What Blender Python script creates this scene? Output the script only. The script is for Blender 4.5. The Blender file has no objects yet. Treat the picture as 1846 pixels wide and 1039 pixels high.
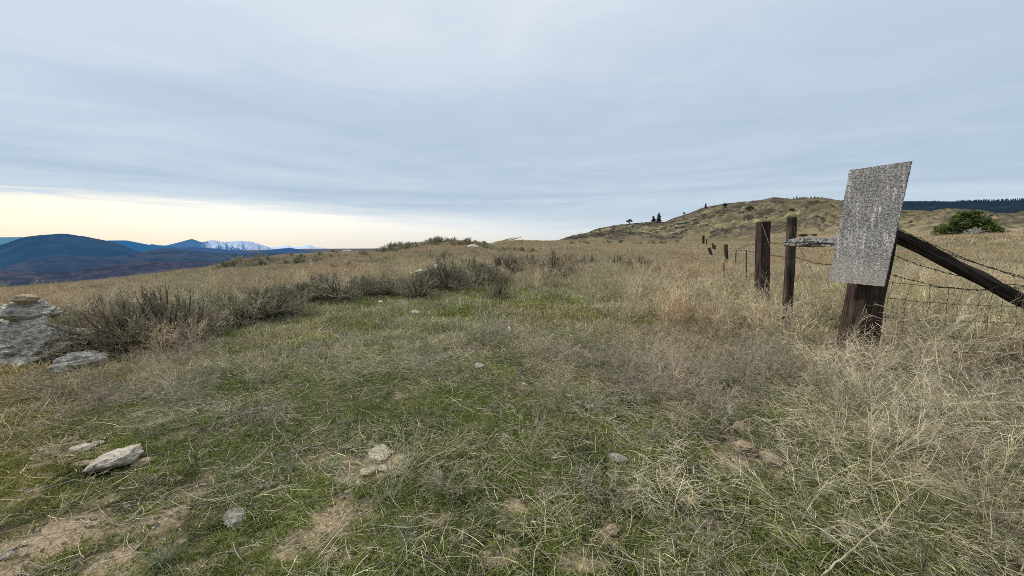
import bpy, math, random
import numpy as np
from mathutils import Vector, Matrix, noise as mnoise

random.seed(7)
rng = np.random.default_rng(7)
scene = bpy.context.scene
col = scene.collection

# ------------------------------------------------------------------ camera
F = 718.0            # focal length in photo pixels (photo is 1846 wide)
CX, CY = 923.0, 519.5
EYE = 1.6
PITCH = math.atan(79.5 / F)
cam_d = bpy.data.cameras.new('camera')
cam_d.sensor_width = 36.0
cam_d.lens = 36.0 * F / 1846.0
cam_d.clip_start = 0.05
cam_d.clip_end = 60000.0
cam = bpy.data.objects.new('camera', cam_d)
col.objects.link(cam)
cam.location = (0, 0, EYE)
cam.rotation_euler = (math.pi / 2 - PITCH, 0, 0)
scene.camera = cam
cp, sp = math.cos(PITCH), math.sin(PITCH)


def raydir(px, py):
    a = (np.asarray(px, float) - CX) / F
    b = -(np.asarray(py, float) - CY) / F
    return a, cp + b * sp, -sp + b * cp          # x, y, z


def P(px, py, d):
    """point at forward distance y = d on the sight line of a photo position"""
    x, y, z = raydir(px, py)
    return Vector((float(x / y * d), float(d), float(EYE + z / y * d)))


def project(x, y, z):
    zz = z - EYE
    f = y * cp - zz * sp
    u = y * sp + zz * cp
    f = np.maximum(f, 1e-3)
    return CX + F * x / f, CY - F * u / f


def prof(pts):
    """photo outline -> (azimuth, tan elevation)"""
    pts = np.array(pts, float)
    x, y, z = raydir(pts[:, 0], pts[:, 1])
    return np.arctan2(x, y), z / np.hypot(x, y)


def az_of(px):
    x, y, z = raydir(px, 440)
    return np.arctan2(x, y)


# ------------------------------------------------------------------ noise
def _hash(ix, iy, seed):
    h = (ix.astype(np.int64) * 374761393 + iy.astype(np.int64) * 668265263 + seed * 1442695041) & 0xffffffff
    h = ((h ^ (h >> 13)) * 1274126177) & 0xffffffff
    h = (h ^ (h >> 16)) & 0xffffffff
    return h / 4294967295.0


def vnoise(x, y, seed=0):
    x = np.asarray(x, float); y = np.asarray(y, float)
    ix = np.floor(x); iy = np.floor(y)
    fx = x - ix; fy = y - iy
    fx = fx * fx * fx * (fx * (fx * 6 - 15) + 10); fy = fy * fy * fy * (fy * (fy * 6 - 15) + 10)
    ix = ix.astype(np.int64); iy = iy.astype(np.int64)
    a = _hash(ix, iy, seed); b = _hash(ix + 1, iy, seed)
    c = _hash(ix, iy + 1, seed); d = _hash(ix + 1, iy + 1, seed)
    return (a + (b - a) * fx) * (1 - fy) + (c + (d - c) * fx) * fy


def fbm(x, y, octs=4, seed=0, gain=0.5):
    s = 0; a = 1; t = 0
    for i in range(octs):
        s = s + a * vnoise(x, y, seed + i * 17); t += a
        a *= gain
        x = x * 2.03 + 11.3; y = y * 2.03 - 7.1
    return s / t


def sstep(a, b, x):
    t = np.clip((x - a) / (b - a), 0, 1)
    return t * t * (3 - 2 * t)


# ------------------------------------------------------------------ terrain
SIL = [(-400, 545), (-150, 525), (0, 517), (101, 511), (188, 503), (302, 490), (370, 481), (403, 474), (453, 465), (504, 459),
       (571, 455), (600, 453.5), (650, 452.5), (687, 450.5), (717, 443.5), (760, 435.5), (804, 432.5), (843, 434), (877, 437),
       (912, 433), (960, 434), (1000, 433.5), (1100, 434), (1300, 435), (1500, 431), (1600, 424), (1714, 421),
       (1846, 419.5), (2300, 419)]
SILA, SILE = prof(SIL)
DPX = [(-400, 36), (0, 40), (300, 42), (400, 44), (600, 56), (687, 58), (760, 54), (804, 52), (843, 54), (877, 62), (912, 100),
       (1000, 170), (1200, 230), (1450, 230), (1560, 150), (1700, 90), (1846, 85), (2300, 85)]
DA = az_of([p[0] for p in DPX]); DD = np.array([p[1] for p in DPX], float)
HILL = [(999, 431.5), (1037, 424), (1056, 421), (1073, 414), (1101, 408), (1135, 404), (1158, 402), (1200, 400), (1214, 393),
        (1248, 383), (1270, 375), (1304, 368), (1338, 365), (1366, 361), (1394, 357), (1423, 359), (1442, 359), (1473, 357),
        (1490, 359), (1520, 364), (1560, 371), (1600, 379), (1632, 384), (1680, 383), (1710, 379), (1750, 381), (1800, 388),
        (1825, 390), (1846, 387), (1950, 392), (2300, 400)]
HA, HE = prof(HILL)
HDPX = [(999, 250), (1073, 300), (1135, 350), (1214, 430), (1394, 620), (1520, 640), (1632, 480), (1710, 360), (1846, 360), (2300, 360)]
HDA = az_of([p[0] for p in HDPX]); HDD = np.array([p[1] for p in HDPX], float)
AZ_H0 = float(az_of(960)); AZ_H1 = float(az_of(1030))


def ledge(a, s):
    wu = a * 17 + 1.2 * fbm(a * 22, s * 7, 3, 401); wv = s * 15 + 4.0 * (fbm(a * 14, s * 3, 3, 402) - .5) - a * 14
    return .62 * fbm(wu, wv, 4, 403) + .38 * fbm(wu * 3.1, wv * 3.3, 3, 404)


GH = 0.27     # height of the grass that forms the skyline


def terrain(x, y, micro=True):
    x = np.asarray(x, float); y = np.asarray(y, float)
    r = np.hypot(x, y) + 1e-6
    a = np.arctan2(x, y)
    E = np.interp(a, SILA, SILE); D = np.interp(a, DA, DD)
    zs = EYE + E * D - GH
    t = np.clip(r / D, 0, 1)
    z_in = zs * t ** 1.7
    # left drop
    dr = np.maximum(r - D, 0)
    z_left = zs + (E - 0.07) * dr - 0.0006 * np.minimum(dr, 250) ** 2
    z_left = np.maximum(z_left, -190.0) + 3 * (fbm(x / 60, y / 60, 3, 5) - .5) * sstep(20, 200, dr)
    # hill side
    HEc = np.interp(a, HA, HE); HD = np.interp(a, HDA, HDD)
    zc = EYE + HEc * HD
    s = np.clip((r - D) / (HD - D), 0, 1)
    terr = (fbm(x / 38, y / 22, 4, 31) - 0.5)
    rid = 1 - np.abs(2 * fbm(x / 26 + 3, y / 13 - 4, 4, 77) - 1)
    led = ledge(a, s)
    shape = s ** 0.85
    amp = (zc - zs) * np.sin(np.pi * np.clip(s, 0, 1)) ** 0.8
    z_h = zs + (zc - zs) * shape + amp * (0.16 * terr + 0.07 * (rid - 0.7))
    z_h = z_h + (1.3 * (rid - .7) + 4.5 * (led - .5)) * sstep(0, .2, s) * (1 - .6 * sstep(.85, 1, s)) * (HD / 400)
    beyond = np.maximum(r - HD, 0)
    z_h = z_h - 0.10 * np.minimum(beyond, 1500) - 0.00004 * np.minimum(beyond, 1500) ** 2
    w = sstep(AZ_H0, AZ_H1, a)
    back = sstep(1.9, 2.3, np.abs(a))
    z_out = z_left * (1 - w) + z_h * w
    z = np.where(r <= D, z_in, z_out)
    z = z * (1 - back) + back * 0
    if micro:
        k = sstep(0.2, 1.5, r) * (1 - sstep(60, 120, r))
        z = z + k * (0.07 * (fbm(x / 1.3, y / 1.3, 3, 3) - .5) + 0.025 * (fbm(x / .22, y / .22, 3, 9) - .5))
        z = z + (1 - sstep(60, 140, r)) * sstep(8, 20, r) * 0.5 * (fbm(x / 9, y / 9, 3, 13) - .5) * (1 - sstep(0.80, 0.97, t)) 
    return z


def tz(x, y):
    return float(terrain(np.array([x]), np.array([y]))[0])


_R = np.concatenate([np.linspace(0.6, 12, 900), np.geomspace(12.05, 900, 1500)])


def ground(px, py):
    """where the sight line of a photo position first meets the ground"""
    x, y, z = [float(v) for v in raydir(px, py)]
    h = math.hypot(x, y)
    X = x / h * _R; Y = y / h * _R; Z = EYE + z / h * _R
    T = terrain(X, Y)
    hit = np.nonzero(Z <= T)[0]
    i = hit[0] if len(hit) else len(_R) - 1
    return Vector((X[i], Y[i], T[i]))


def lift(px, py, dz):
    """sight line meets the surface dz above ground"""
    x, y, z = [float(v) for v in raydir(px, py)]
    h = math.hypot(x, y)
    X = x / h * _R; Y = y / h * _R; Z = EYE + z / h * _R
    T = terrain(X, Y) + dz
    hit = np.nonzero(Z <= T)[0]
    i = hit[0] if len(hit) else len(_R) - 1
    return Vector((X[i], Y[i], Z[i]))


# regions, laid out on the ground
def in_poly(px, py, poly):
    inside = np.zeros(np.shape(px), bool)
    n = len(poly)
    for i in range(n):
        x1, y1 = poly[i]; x2, y2 = poly[(i + 1) % n]
        c = ((y1 > py) != (y2 > py)) & (px < (x2 - x1) * (py - y1) / ((y2 - y1) or 1e-9) + x1)
        inside ^= c
    return inside


def to_world(poly):
    return [tuple(ground(a, b)[:2]) for a, b in poly]


GREEN = to_world([(-150, 740), (120, 690), (330, 655), (470, 585), (640, 540), (760, 520), (950, 520), (1060, 545), (1180, 610),
                  (1330, 680), (1450, 740), (1600, 860)]) + [(1.6, .9), (1.2, -.5), (-4, -.5), (-4, 1)]
SOIL = []
for (a, b, rr) in [(70, 985, .22), (160, 960, .12), (270, 950, .10), (330, 905, .10), (400, 850, .09), (310, 790, .10), (690, 832, .13), (925, 930, .10),
                   (1020, 990, .09), (1110, 960, .08), (1345, 812, .10), (1385, 835, .08), (1690, 790, .13), (1750, 812, .12), (1450, 830, .08),
                   (740, 915, .06), (1090, 735, .1), (1040, 770, .06), (230, 1010, .15), (470, 1010, .1), (600, 930, .07), (1640, 850, .1),
                   (1420, 960, .08), (20, 900, .1), (780, 930, .06), (960, 790, .06), (1400, 860, .06), (850, 870, .05), (370, 1000, .1), (900, 1000, .06), (1060, 1010, .07), (1180, 990, .06), (1240, 900, .05), (560, 960, .07), (640, 1000, .06), (520, 905, .06), (1000, 820, .05), (1480, 900, .07), (1240, 770, .05), (180, 905, .07), (60, 860, .07)]:
    g = ground(a, b); SOIL.append((g.x, g.y, rr * 1.4))


def soil_mask(x, y):
    m = np.zeros(np.shape(x))
    wx = x + .09 * (fbm(x / .13, y / .13, 3, 41) - .5); wy = y + .09 * (fbm(x / .13, y / .13, 3, 42) - .5)
    for (sx, sy, rr) in SOIL:
        d = np.hypot(wx - sx, wy - sy) / rr
        m = np.maximum(m, 1 - sstep(.65, 1.15, d))
    n = fbm(x / .55, y / .55, 4, 51)
    n2 = sstep(.59, .67, n) * (1 - sstep(3.0, 5.5, np.hypot(x, y))) * .9
    return np.maximum(m, n2)


def green_mask(x, y):
    am = .9 + .28 * np.hypot(x, y)
    wx = x + am * (fbm(x / .7, y / .7, 3, 61) - .5); wy = y + am * (fbm(x / .7, y / .7, 3, 62) - .5)
    return in_poly(wx, wy, GREEN).astype(float)


# ------------------------------------------------------------------ materials
def newmat(name):
    m = bpy.data.materials.new(name); m.use_nodes = True
    nt = m.node_tree; nt.nodes.clear()
    return m, nt, nt.nodes, nt.links


def nd(nt, typ, **kw):
    n = nt.nodes.new(typ)
    for k, v in kw.items():
        if k.startswith('i_'):
            n.inputs[k[2:].replace('_', ' ')].default_value = v
        else:
            setattr(n, k, v)
    return n


def mixc(nt, fac, a, b, blend='MIX'):
    n = nt.nodes.new('ShaderNodeMix'); n.data_type = 'RGBA'; n.blend_type = blend
    for sock, v in ((n.inputs[0], fac), (n.inputs[6], a), (n.inputs[7], b)):
        if isinstance(v, (int, float)):
            sock.default_value = v
        elif isinstance(v, tuple):
            sock.default_value = (*v, 1) if len(v) == 3 else v
        else:
            nt.links.new(v, sock)
    return n.outputs[2]


def ramp(nt, fac, stops, interp='LINEAR'):
    n = nt.nodes.new('ShaderNodeValToRGB'); n.color_ramp.interpolation = interp
    el = n.color_ramp.elements
    while len(el) < len(stops): el.new(0.5)
    for e, (p, c) in zip(el, stops):
        e.position = p
        e.color = (c, c, c, 1) if isinstance(c, (int, float)) else (*c, 1)
    nt.links.new(fac, n.inputs[0])
    return n.outputs[0]


def math_n(nt, op, a, b=None, c=None):
    n = nt.nodes.new('ShaderNodeMath'); n.operation = op
    for i, v in enumerate((a, b, c)):
        if v is None: continue
        if isinstance(v, (int, float)): n.inputs[i].default_value = v
        else: nt.links.new(v, n.inputs[i])
    return n.outputs[0]


def noise_n(nt, vec, scale, detail=4, rough=.55, dist=0.0):
    n = nt.nodes.new('ShaderNodeTexNoise')
    n.inputs['Scale'].default_value = scale; n.inputs['Detail'].default_value = detail
    n.inputs['Roughness'].default_value = rough; n.inputs['Distortion'].default_value = dist
    if vec is not None: nt.links.new(vec, n.inputs['Vector'])
    return n.outputs['Fac']


def grass_mat(name, gain=1.0, trans=.25, rough=.7):
    m, nt, N, L = newmat(name)
    at = nd(nt, 'ShaderNodeAttribute', attribute_name='Col')
    oi = nd(nt, 'ShaderNodeObjectInfo')
    geo = nd(nt, 'ShaderNodeNewGeometry')
    n1 = noise_n(nt, geo.outputs['Position'], 1.3, 3)
    k = math_n(nt, 'MULTIPLY', ramp(nt, n1, [(.3, .72), (.7, 1.25)]), gain)
    k = math_n(nt, 'MULTIPLY', k, math_n(nt, 'MULTIPLY_ADD', oi.outputs['Random'], .4, .8))
    n2 = noise_n(nt, geo.outputs['Position'], .16, 4, .6)
    tint = ramp(nt, n2, [(.36, (.92, .98, .82)), (.5, (1., 1., 1.)), (.62, (1.06, .95, .84))])
    vm = nd(nt, 'ShaderNodeVectorMath', operation='SCALE')
    L.new(mixc(nt, 1.0, at.outputs['Color'], tint, 'MULTIPLY'), vm.inputs[0]); L.new(k, vm.inputs['Scale'])
    d = nd(nt, 'ShaderNodeBsdfPrincipled'); d.inputs['Roughness'].default_value = rough
    d.inputs['Specular IOR Level'].default_value = .25
    L.new(vm.outputs[0], d.inputs['Base Color'])
    t = nd(nt, 'ShaderNodeBsdfTranslucent'); L.new(vm.outputs[0], t.inputs['Color'])
    mx = nd(nt, 'ShaderNodeMixShader'); mx.inputs[0].default_value = trans
    L.new(d.outputs[0], mx.inputs[1]); L.new(t.outputs[0], mx.inputs[2])
    o = nd(nt, 'ShaderNodeOutputMaterial'); L.new(mx.outputs[0], o.inputs[0])
    return m


M = {}
M['grass'] = grass_mat('grass')
M['straw'] = grass_mat('straw', 1.0, .15, .55)
M['sage'] = grass_mat('sage', 1.0, .1, .8)
M['sage_dark'] = grass_mat('dark_sage', .62, .1, .8)
M['sage_mid'] = grass_mat('grey_sage', .82, .1, .8)


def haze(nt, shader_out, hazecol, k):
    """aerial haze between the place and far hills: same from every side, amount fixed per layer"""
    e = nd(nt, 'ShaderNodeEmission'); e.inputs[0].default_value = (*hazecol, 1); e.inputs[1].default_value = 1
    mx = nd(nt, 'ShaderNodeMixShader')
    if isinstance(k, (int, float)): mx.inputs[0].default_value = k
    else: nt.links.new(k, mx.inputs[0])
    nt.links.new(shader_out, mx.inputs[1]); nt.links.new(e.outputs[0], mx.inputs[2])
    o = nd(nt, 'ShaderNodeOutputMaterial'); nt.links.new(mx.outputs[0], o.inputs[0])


# terrain material: colour painted per vertex by region, broken up by noise
m, nt, N, L = newmat('ground')
at = nd(nt, 'ShaderNodeAttribute', attribute_name='Col')
geo = nd(nt, 'ShaderNodeNewGeometry')
pos = geo.outputs['Position']
cd = nd(nt, 'ShaderNodeAttribute', attribute_name='far')
far = cd.outputs['Fac']
nA = noise_n(nt, pos, 55, 6, .65)
nB = noise_n(nt, pos, 9, 5, .6)
nearc = mixc(nt, 1.0, at.outputs['Color'], ramp(nt, nA, [(.3, .45), (.5, .95), (.72, 1.5)]), 'MULTIPLY')
nearc = mixc(nt, 1.0, nearc, ramp(nt, nB, [(.35, .75), (.65, 1.2)]), 'MULTIPLY')
mp = nd(nt, 'ShaderNodeMapping'); mp.inputs['Scale'].default_value = (1, 1, 2.5); L.new(pos, mp.inputs[0])
nC = noise_n(nt, mp.outputs[0], .16, 8, .62, .6)
nD = noise_n(nt, mp.outputs[0], .9, 6, .7)
farc = mixc(nt, 1.0, at.outputs['Color'], ramp(nt, nC, [(.30, .78), (.45, .94), (.6, 1.08), (.75, 1.2)]), 'MULTIPLY')
farc = mixc(nt, 1.0, farc, ramp(nt, nD, [(.33, .5), (.5, 1.0), (.7, 1.35)]), 'MULTIPLY')
cc = mixc(nt, far, nearc, farc)
bs = nd(nt, 'ShaderNodeBsdfPrincipled'); bs.inputs['Roughness'].default_value = .95
bs.inputs['Specular IOR Level'].default_value = .1
L.new(cc, bs.inputs['Base Color'])
bmp = nd(nt, 'ShaderNodeBump'); bmp.inputs['Strength'].default_value = .9; bmp.inputs['Distance'].default_value = .03
L.new(nA, bmp.inputs['Height'])
bm2 = nd(nt, 'ShaderNodeBump'); bm2.inputs['Distance'].default_value = 1.0
L.new(math_n(nt, 'MULTIPLY', far, .8), bm2.inputs['Strength'])
L.new(nC, bm2.inputs['Height']); L.new(bmp.outputs[0], bm2.inputs['Normal'])
L.new(bm2.outputs[0], bs.inputs['Normal'])
o = nd(nt, 'ShaderNodeOutputMaterial'); L.new(bs.outputs[0], o.inputs[0])
M['ground'] = m


def wood_mat(name, dark, light, scale=1.0, grey=None):
    m, nt, N, L = newmat(name)
    tc = nd(nt, 'ShaderNodeTexCoord')
    mp = nd(nt, 'ShaderNodeMapping'); mp.inputs['Scale'].default_value = (22 * scale, 22 * scale, 1.3 * scale)
    L.new(tc.outputs['Object'], mp.inputs[0])
    n1 = noise_n(nt, mp.outputs[0], 1.6, 8, .7, .4)
    n2 = noise_n(nt, tc.outputs['Object'], 6, 4)
    n3 = noise_n(nt, tc.outputs['Object'], 55, 6, .7)
    c = ramp(nt, n1, [(.25, tuple(v * .25 for v in dark)), (.42, dark), (.6, light), (.8, tuple(min(1, v * 1.5) for v in light))])
    c = mixc(nt, 1.0, c, ramp(nt, n2, [(.3, .6), (.7, 1.25)]), 'MULTIPLY')
    c = mixc(nt, 1.0, c, ramp(nt, n3, [(.3, .7), (.7, 1.25)]), 'MULTIPLY')
    if grey:
        c = mixc(nt, ramp(nt, noise_n(nt, tc.outputs['Object'], 14, 5, .65), [(.42, 0.), (.58, 1.)]), c, grey)
        c = mixc(nt, 1.0, c, ramp(nt, n3, [(.35, .3), (.6, 1.25)]), 'MULTIPLY')
    b = nd(nt, 'ShaderNodeBsdfPrincipled'); b.inputs['Roughness'].default_value = .85
    b.inputs['Specular IOR Level'].default_value = .2
    L.new(c, b.inputs['Base Color'])
    bm = nd(nt, 'ShaderNodeBump'); bm.inputs['Strength'].default_value = 1.0; bm.inputs['Distance'].default_value = .012
    L.new(n1, bm.inputs['Height']); L.new(bm.outputs[0], b.inputs['Normal'])
    o = nd(nt, 'ShaderNodeOutputMaterial'); L.new(b.outputs[0], o.inputs[0])
    return m


M['dark_wood'] = wood_mat('creosoted_wood', (.020, .013, .010), (.085, .054, .040))
M['brown_wood'] = wood_mat('weathered_brown_wood', (.03, .022, .017), (.12, .085, .06))
M['log_wood'] = wood_mat('dark_log_wood', (.018, .013, .010), (.065, .047, .034))
M['lichen_wood'] = wood_mat('lichen_grey_wood', (.03, .028, .026), (.10, .098, .092), 1.0, (.30, .30, .29))
M['grey_stick'] = wood_mat('dead_grey_stick', (.16, .14, .12), (.42, .38, .32))


def rock_mat(name, base, light, spot):
    m, nt, N, L = newmat(name)
    tc = nd(nt, 'ShaderNodeTexCoord')
    ob = tc.outputs['Object']
    mpr = nd(nt, 'ShaderNodeMapping'); mpr.inputs['Scale'].default_value = (1, 1, 2.6); mpr.inputs['Rotation'].default_value = (.2, .15, 0)
    L.new(ob, mpr.inputs[0])
    n1 = noise_n(nt, mpr.outputs[0], 9, 10, .72, .4)
    n2 = noise_n(nt, mpr.outputs[0], 40, 10, .75)
    n3 = noise_n(nt, ob, 15, 8, .7, .6)
    c = ramp(nt, n1, [(.3, tuple(v * .4 for v in base)), (.45, base), (.6, light)])
    c = mixc(nt, ramp(nt, n3, [(.52, 0.), (.62, .75)]), c, spot)
    c = mixc(nt, 1.0, c, ramp(nt, n2, [(.34, .32), (.45, .9), (.66, 1.35)]), 'MULTIPLY')
    b = nd(nt, 'ShaderNodeBsdfPrincipled'); b.inputs['Roughness'].default_value = .9
    b.inputs['Specular IOR Level'].default_value = .2
    L.new(c, b.inputs['Base Color'])
    bm = nd(nt, 'ShaderNodeBump'); bm.inputs['Strength'].default_value = .9; bm.inputs['Distance'].default_value = .05
    L.new(n2, bm.inputs['Height']); L.new(bm.outputs[0], b.inputs['Normal'])
    o = nd(nt, 'ShaderNodeOutputMaterial'); L.new(b.outputs[0], o.inputs[0])
    return m


M['rock'] = rock_mat('lichen_rock', (.42, .385, .31), (.86, .83, .75), (.54, .45, .30))
M['rock_pale'] = rock_mat('pale_rock', (.66, .58, .45), (.88, .80, .66), (.70, .56, .38))
M['rock_tan'] = rock_mat('tan_rock', (.46, .33, .21), (.66, .52, .36), (.50, .36, .22))
M['rock_grey'] = rock_mat('grey_rock', (.40, .37, .32), (.68, .65, .58), (.48, .41, .32))
M['rock_white'] = rock_mat('chalky_stone', (.72, .64, .46), (.86, .79, .62), (.70, .60, .42))
M['dirt'] = rock_mat('dry_dirt', (.46, .35, .225), (.58, .45, .30), (.38, .29, .18))


def metal_mat(name, c, r=.6):
    m, nt, N, L = newmat(name)
    tc = nd(nt, 'ShaderNodeTexCoord')
    n = noise_n(nt, tc.outputs['Object'], 30, 4)
    b = nd(nt, 'ShaderNodeBsdfPrincipled'); b.inputs['Roughness'].default_value = r; b.inputs['Metallic'].default_value = .4
    L.new(mixc(nt, n, tuple(v * .5 for v in c), tuple(v * 1.4 for v in c)), b.inputs['Base Color'])
    o = nd(nt, 'ShaderNodeOutputMaterial'); L.new(b.outputs[0], o.inputs[0])
    return m


M['rust'] = metal_mat('rusty_wire', (.05, .033, .025))
M['post_white'] = metal_mat('white_paint', (.6, .58, .52), .7)
M['post_green'] = metal_mat('dull_green_steel', (.05, .045, .035), .9)
M['nail'] = metal_mat('nail_steel', (.08, .06, .05))

m, nt, N, L = newmat('white_scrap')
b = nd(nt, 'ShaderNodeBsdfPrincipled'); b.inputs['Roughness'].default_value = .8
tc = nd(nt, 'ShaderNodeTexCoord')
L.new(mixc(nt, noise_n(nt, tc.outputs['Object'], 40, 4), (.6, .62, .64), (.9, .92, .94)), b.inputs['Base Color'])
o = nd(nt, 'ShaderNodeOutputMaterial'); L.new(b.outputs[0], o.inputs[0]); M['scrap'] = m

# weathered strand board of the sign: flakes in many directions
m, nt, N, L = newmat('weathered_strand_board')
tc = nd(nt, 'ShaderNodeTexCoord'); ob = tc.outputs['Object']
wob = nd(nt, 'ShaderNodeTexNoise'); wob.inputs['Scale'].default_value = 25; L.new(ob, wob.inputs['Vector'])
vo = nd(nt, 'ShaderNodeTexVoronoi'); vo.inputs['Scale'].default_value = 75
mpz = nd(nt, 'ShaderNodeMixRGB'); mpz.inputs[0].default_value = .035
L.new(ob, mpz.inputs[1]); L.new(wob.outputs['Color'], mpz.inputs[2])
L.new(mpz.outputs[0], vo.inputs['Vector'])
outs = None
for i, ang in enumerate((.3, 1.25, 2.2, 2.9)):
    mp = nd(nt, 'ShaderNodeMapping'); mp.inputs['Rotation'].default_value = (0, ang, 0)
    mp.inputs['Location'].default_value = (i * 3.1, 0, i * 1.7)
    L.new(ob, mp.inputs[0])
    mp2 = nd(nt, 'ShaderNodeMapping'); mp2.inputs['Scale'].default_value = (25, 25, 95); L.new(mp.outputs[0], mp2.inputs[0])
    q = ramp(nt, noise_n(nt, mp2.outputs[0], 1.0, 2, .5), [(.53, 0.), (.60, 1.)])
    outs = q if outs is None else math_n(nt, 'MAXIMUM', outs, math_n(nt, 'MULTIPLY', q, .85))
nn = noise_n(nt, ob, 240, 3, .7)
big = noise_n(nt, ob, 3.2, 5, .6)
mps = nd(nt, 'ShaderNodeMapping'); mps.inputs['Scale'].default_value = (26, 26, 3.2); L.new(ob, mps.inputs[0])
strk = ramp(nt, noise_n(nt, mps.outputs[0], 1.0, 4, .6), [(.54, 0.), (.66, 1.)])
c = mixc(nt, outs, (.105, .10, .097), (.35, .338, .33))
c = mixc(nt, math_n(nt, 'MULTIPLY', strk, math_n(nt, 'MULTIPLY', outs, .7)), c, (.80, .76, .72))
c = mixc(nt, 1.0, c, ramp(nt, nn, [(.3, .75), (.7, 1.2)]), 'MULTIPLY')
c = mixc(nt, 1.0, c, ramp(nt, big, [(.3, .72), (.7, 1.2)]), 'MULTIPLY')
sx = nd(nt, 'ShaderNodeSeparateXYZ'); L.new(ob, sx.inputs[0])
low = ramp(nt, math_n(nt, 'MULTIPLY_ADD', sx.outputs[2], -1.0, 0.0), [(.30, 0.), (.52, 1.)])
c = mixc(nt, math_n(nt, 'MULTIPLY', low, .35), c, (.42, .36, .31))
b = nd(nt, 'ShaderNodeBsdfPrincipled'); b.inputs['Roughness'].default_value = .85; b.inputs['Specular IOR Level'].default_value = .2
L.new(c, b.inputs['Base Color'])
bm = nd(nt, 'ShaderNodeBump'); bm.inputs['Strength'].default_value = .7; bm.inputs['Distance'].default_value = .004
L.new(outs, bm.inputs['Height']); L.new(bm.outputs[0], b.inputs['Normal'])
o = nd(nt, 'ShaderNodeOutputMaterial'); L.new(b.outputs[0], o.inputs[0]); M['board'] = m


# ------------------------------------------------------------------ object helpers
def tag(o, label=None, cat=None, group=None, kind=None):
    if label: o['label'] = label
    if cat: o['category'] = cat
    if group: o['group'] = group
    if kind: o['kind'] = kind
    return o


def mesh_np(name, V, Fq, mats, colr=None, smooth=False, extra=None):
    """V (n,3), Fq (m,k) all faces with the same corner count"""
    me = bpy.data.meshes.new(name)
    V = np.asarray(V, np.float32); Fq = np.asarray(Fq, np.int32)
    nf, k = Fq.shape
    me.vertices.add(len(V)); me.vertices.foreach_set('co', V.ravel())
    me.loops.add(nf * k); me.loops.foreach_set('vertex_index', Fq.ravel())
    me.polygons.add(nf)
    me.polygons.foreach_set('loop_start', np.arange(0, nf * k, k, dtype=np.int32))
    me.polygons.foreach_set('loop_total', np.full(nf, k, np.int32))
    me.polygons.foreach_set('use_smooth', np.full(nf, smooth, bool))
    me.update(calc_edges=True)
    if colr is not None:
        a = me.attributes.new('Col', 'FLOAT_COLOR', 'POINT')
        c = np.ones((len(V), 4), np.float32); c[:, :3] = colr
        a.data.foreach_set('color', c.ravel())
    if extra:
        for kx, v in extra.items():
            a = me.attributes.new(kx, 'FLOAT', 'POINT'); a.data.foreach_set('value', np.asarray(v, np.float32))
    for mt in (mats if isinstance(mats, (list, tuple)) else [mats]):
        me.materials.append(mt)
    return me


def link(name, me, parent=None, loc=None):
    o = bpy.data.objects.new(name, me); col.objects.link(o)
    if parent: o.parent = parent
    if loc is not None: o.location = loc
    return o


def empty(name, loc=(0, 0, 0)):
    o = bpy.data.objects.new(name, None); col.objects.link(o); o.location = loc
    o.empty_display_size = .1
    return o


class Soup:
    """collects ribbons and tubes for one mesh"""
    def __init__(s):
        s.V = []; s.F = []; s.C = []; s.n = 0

    def ribbons(s, paths, width, side, colr):
        # paths (N,K,3) width (N,K) side (N,3) colr (N,3) or (N,K,3)
        N_, K, _ = paths.shape
        off = side[:, None, :] * width[:, :, None] * .5
        v = np.stack([paths - off, paths + off], 2).reshape(-1, 3)
        base = (np.arange(N_)[:, None] * (2 * K) + np.arange(K - 1)[None, :] * 2)
        f = np.stack([base, base + 1, base + 3, base + 2], -1).reshape(-1, 4) + s.n
        c = colr if colr.ndim == 3 else np.repeat(colr[:, None, :], K, 1)
        c = np.repeat(c[:, :, None, :], 2, 2).reshape(-1, 3)
        s.V.append(v); s.F.append(f); s.C.append(c); s.n += len(v)

    def tube(s, pts, radii, colr, sides=4):
        pts = np.asarray(pts, float); K = len(pts)
        radii = np.broadcast_to(np.asarray(radii, float), (K,))
        t = np.gradient(pts, axis=0); t /= np.linalg.norm(t, axis=1)[:, None] + 1e-9
        ref = np.array([0, 0, 1.0]) if abs(t[:, 2]).mean() < .85 else np.array([1.0, 0, 0])
        u = np.cross(t, ref); u /= np.linalg.norm(u, axis=1)[:, None] + 1e-9
        w = np.cross(t, u)
        an = np.linspace(0, 2 * math.pi, sides, endpoint=False)
        v = pts[:, None, :] + radii[:, None, None] * (np.cos(an)[None, :, None] * u[:, None, :] + np.sin(an)[None, :, None] * w[:, None, :])
        v = v.reshape(-1, 3)
        i = np.arange(K - 1)[:, None] * sides; j = np.arange(sides)[None, :]; j2 = (j + 1) % sides
        f = np.stack([i + j, i + j2, i + sides + j2, i + sides + j], -1).reshape(-1, 4) + s.n
        s.V.append(v); s.F.append(f); s.C.append(np.broadcast_to(np.asarray(colr, float), (len(v), 3))); s.n += len(v)

    def mesh(s, name, mat, smooth=False):
        return mesh_np(name, np.concatenate(s.V), np.concatenate(s.F), mat, np.concatenate(s.C), smooth)


def unit(v):
    return v / (np.linalg.norm(v, axis=-1, keepdims=True) + 1e-9)


def palette(n, cols, jit=.18):
    cols = np.array(cols, float)
    c = cols[rng.integers(0, len(cols), n)]
    return np.clip(c * (1 + jit * rng.standard_normal((n, 1))), .005, .9)


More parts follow.
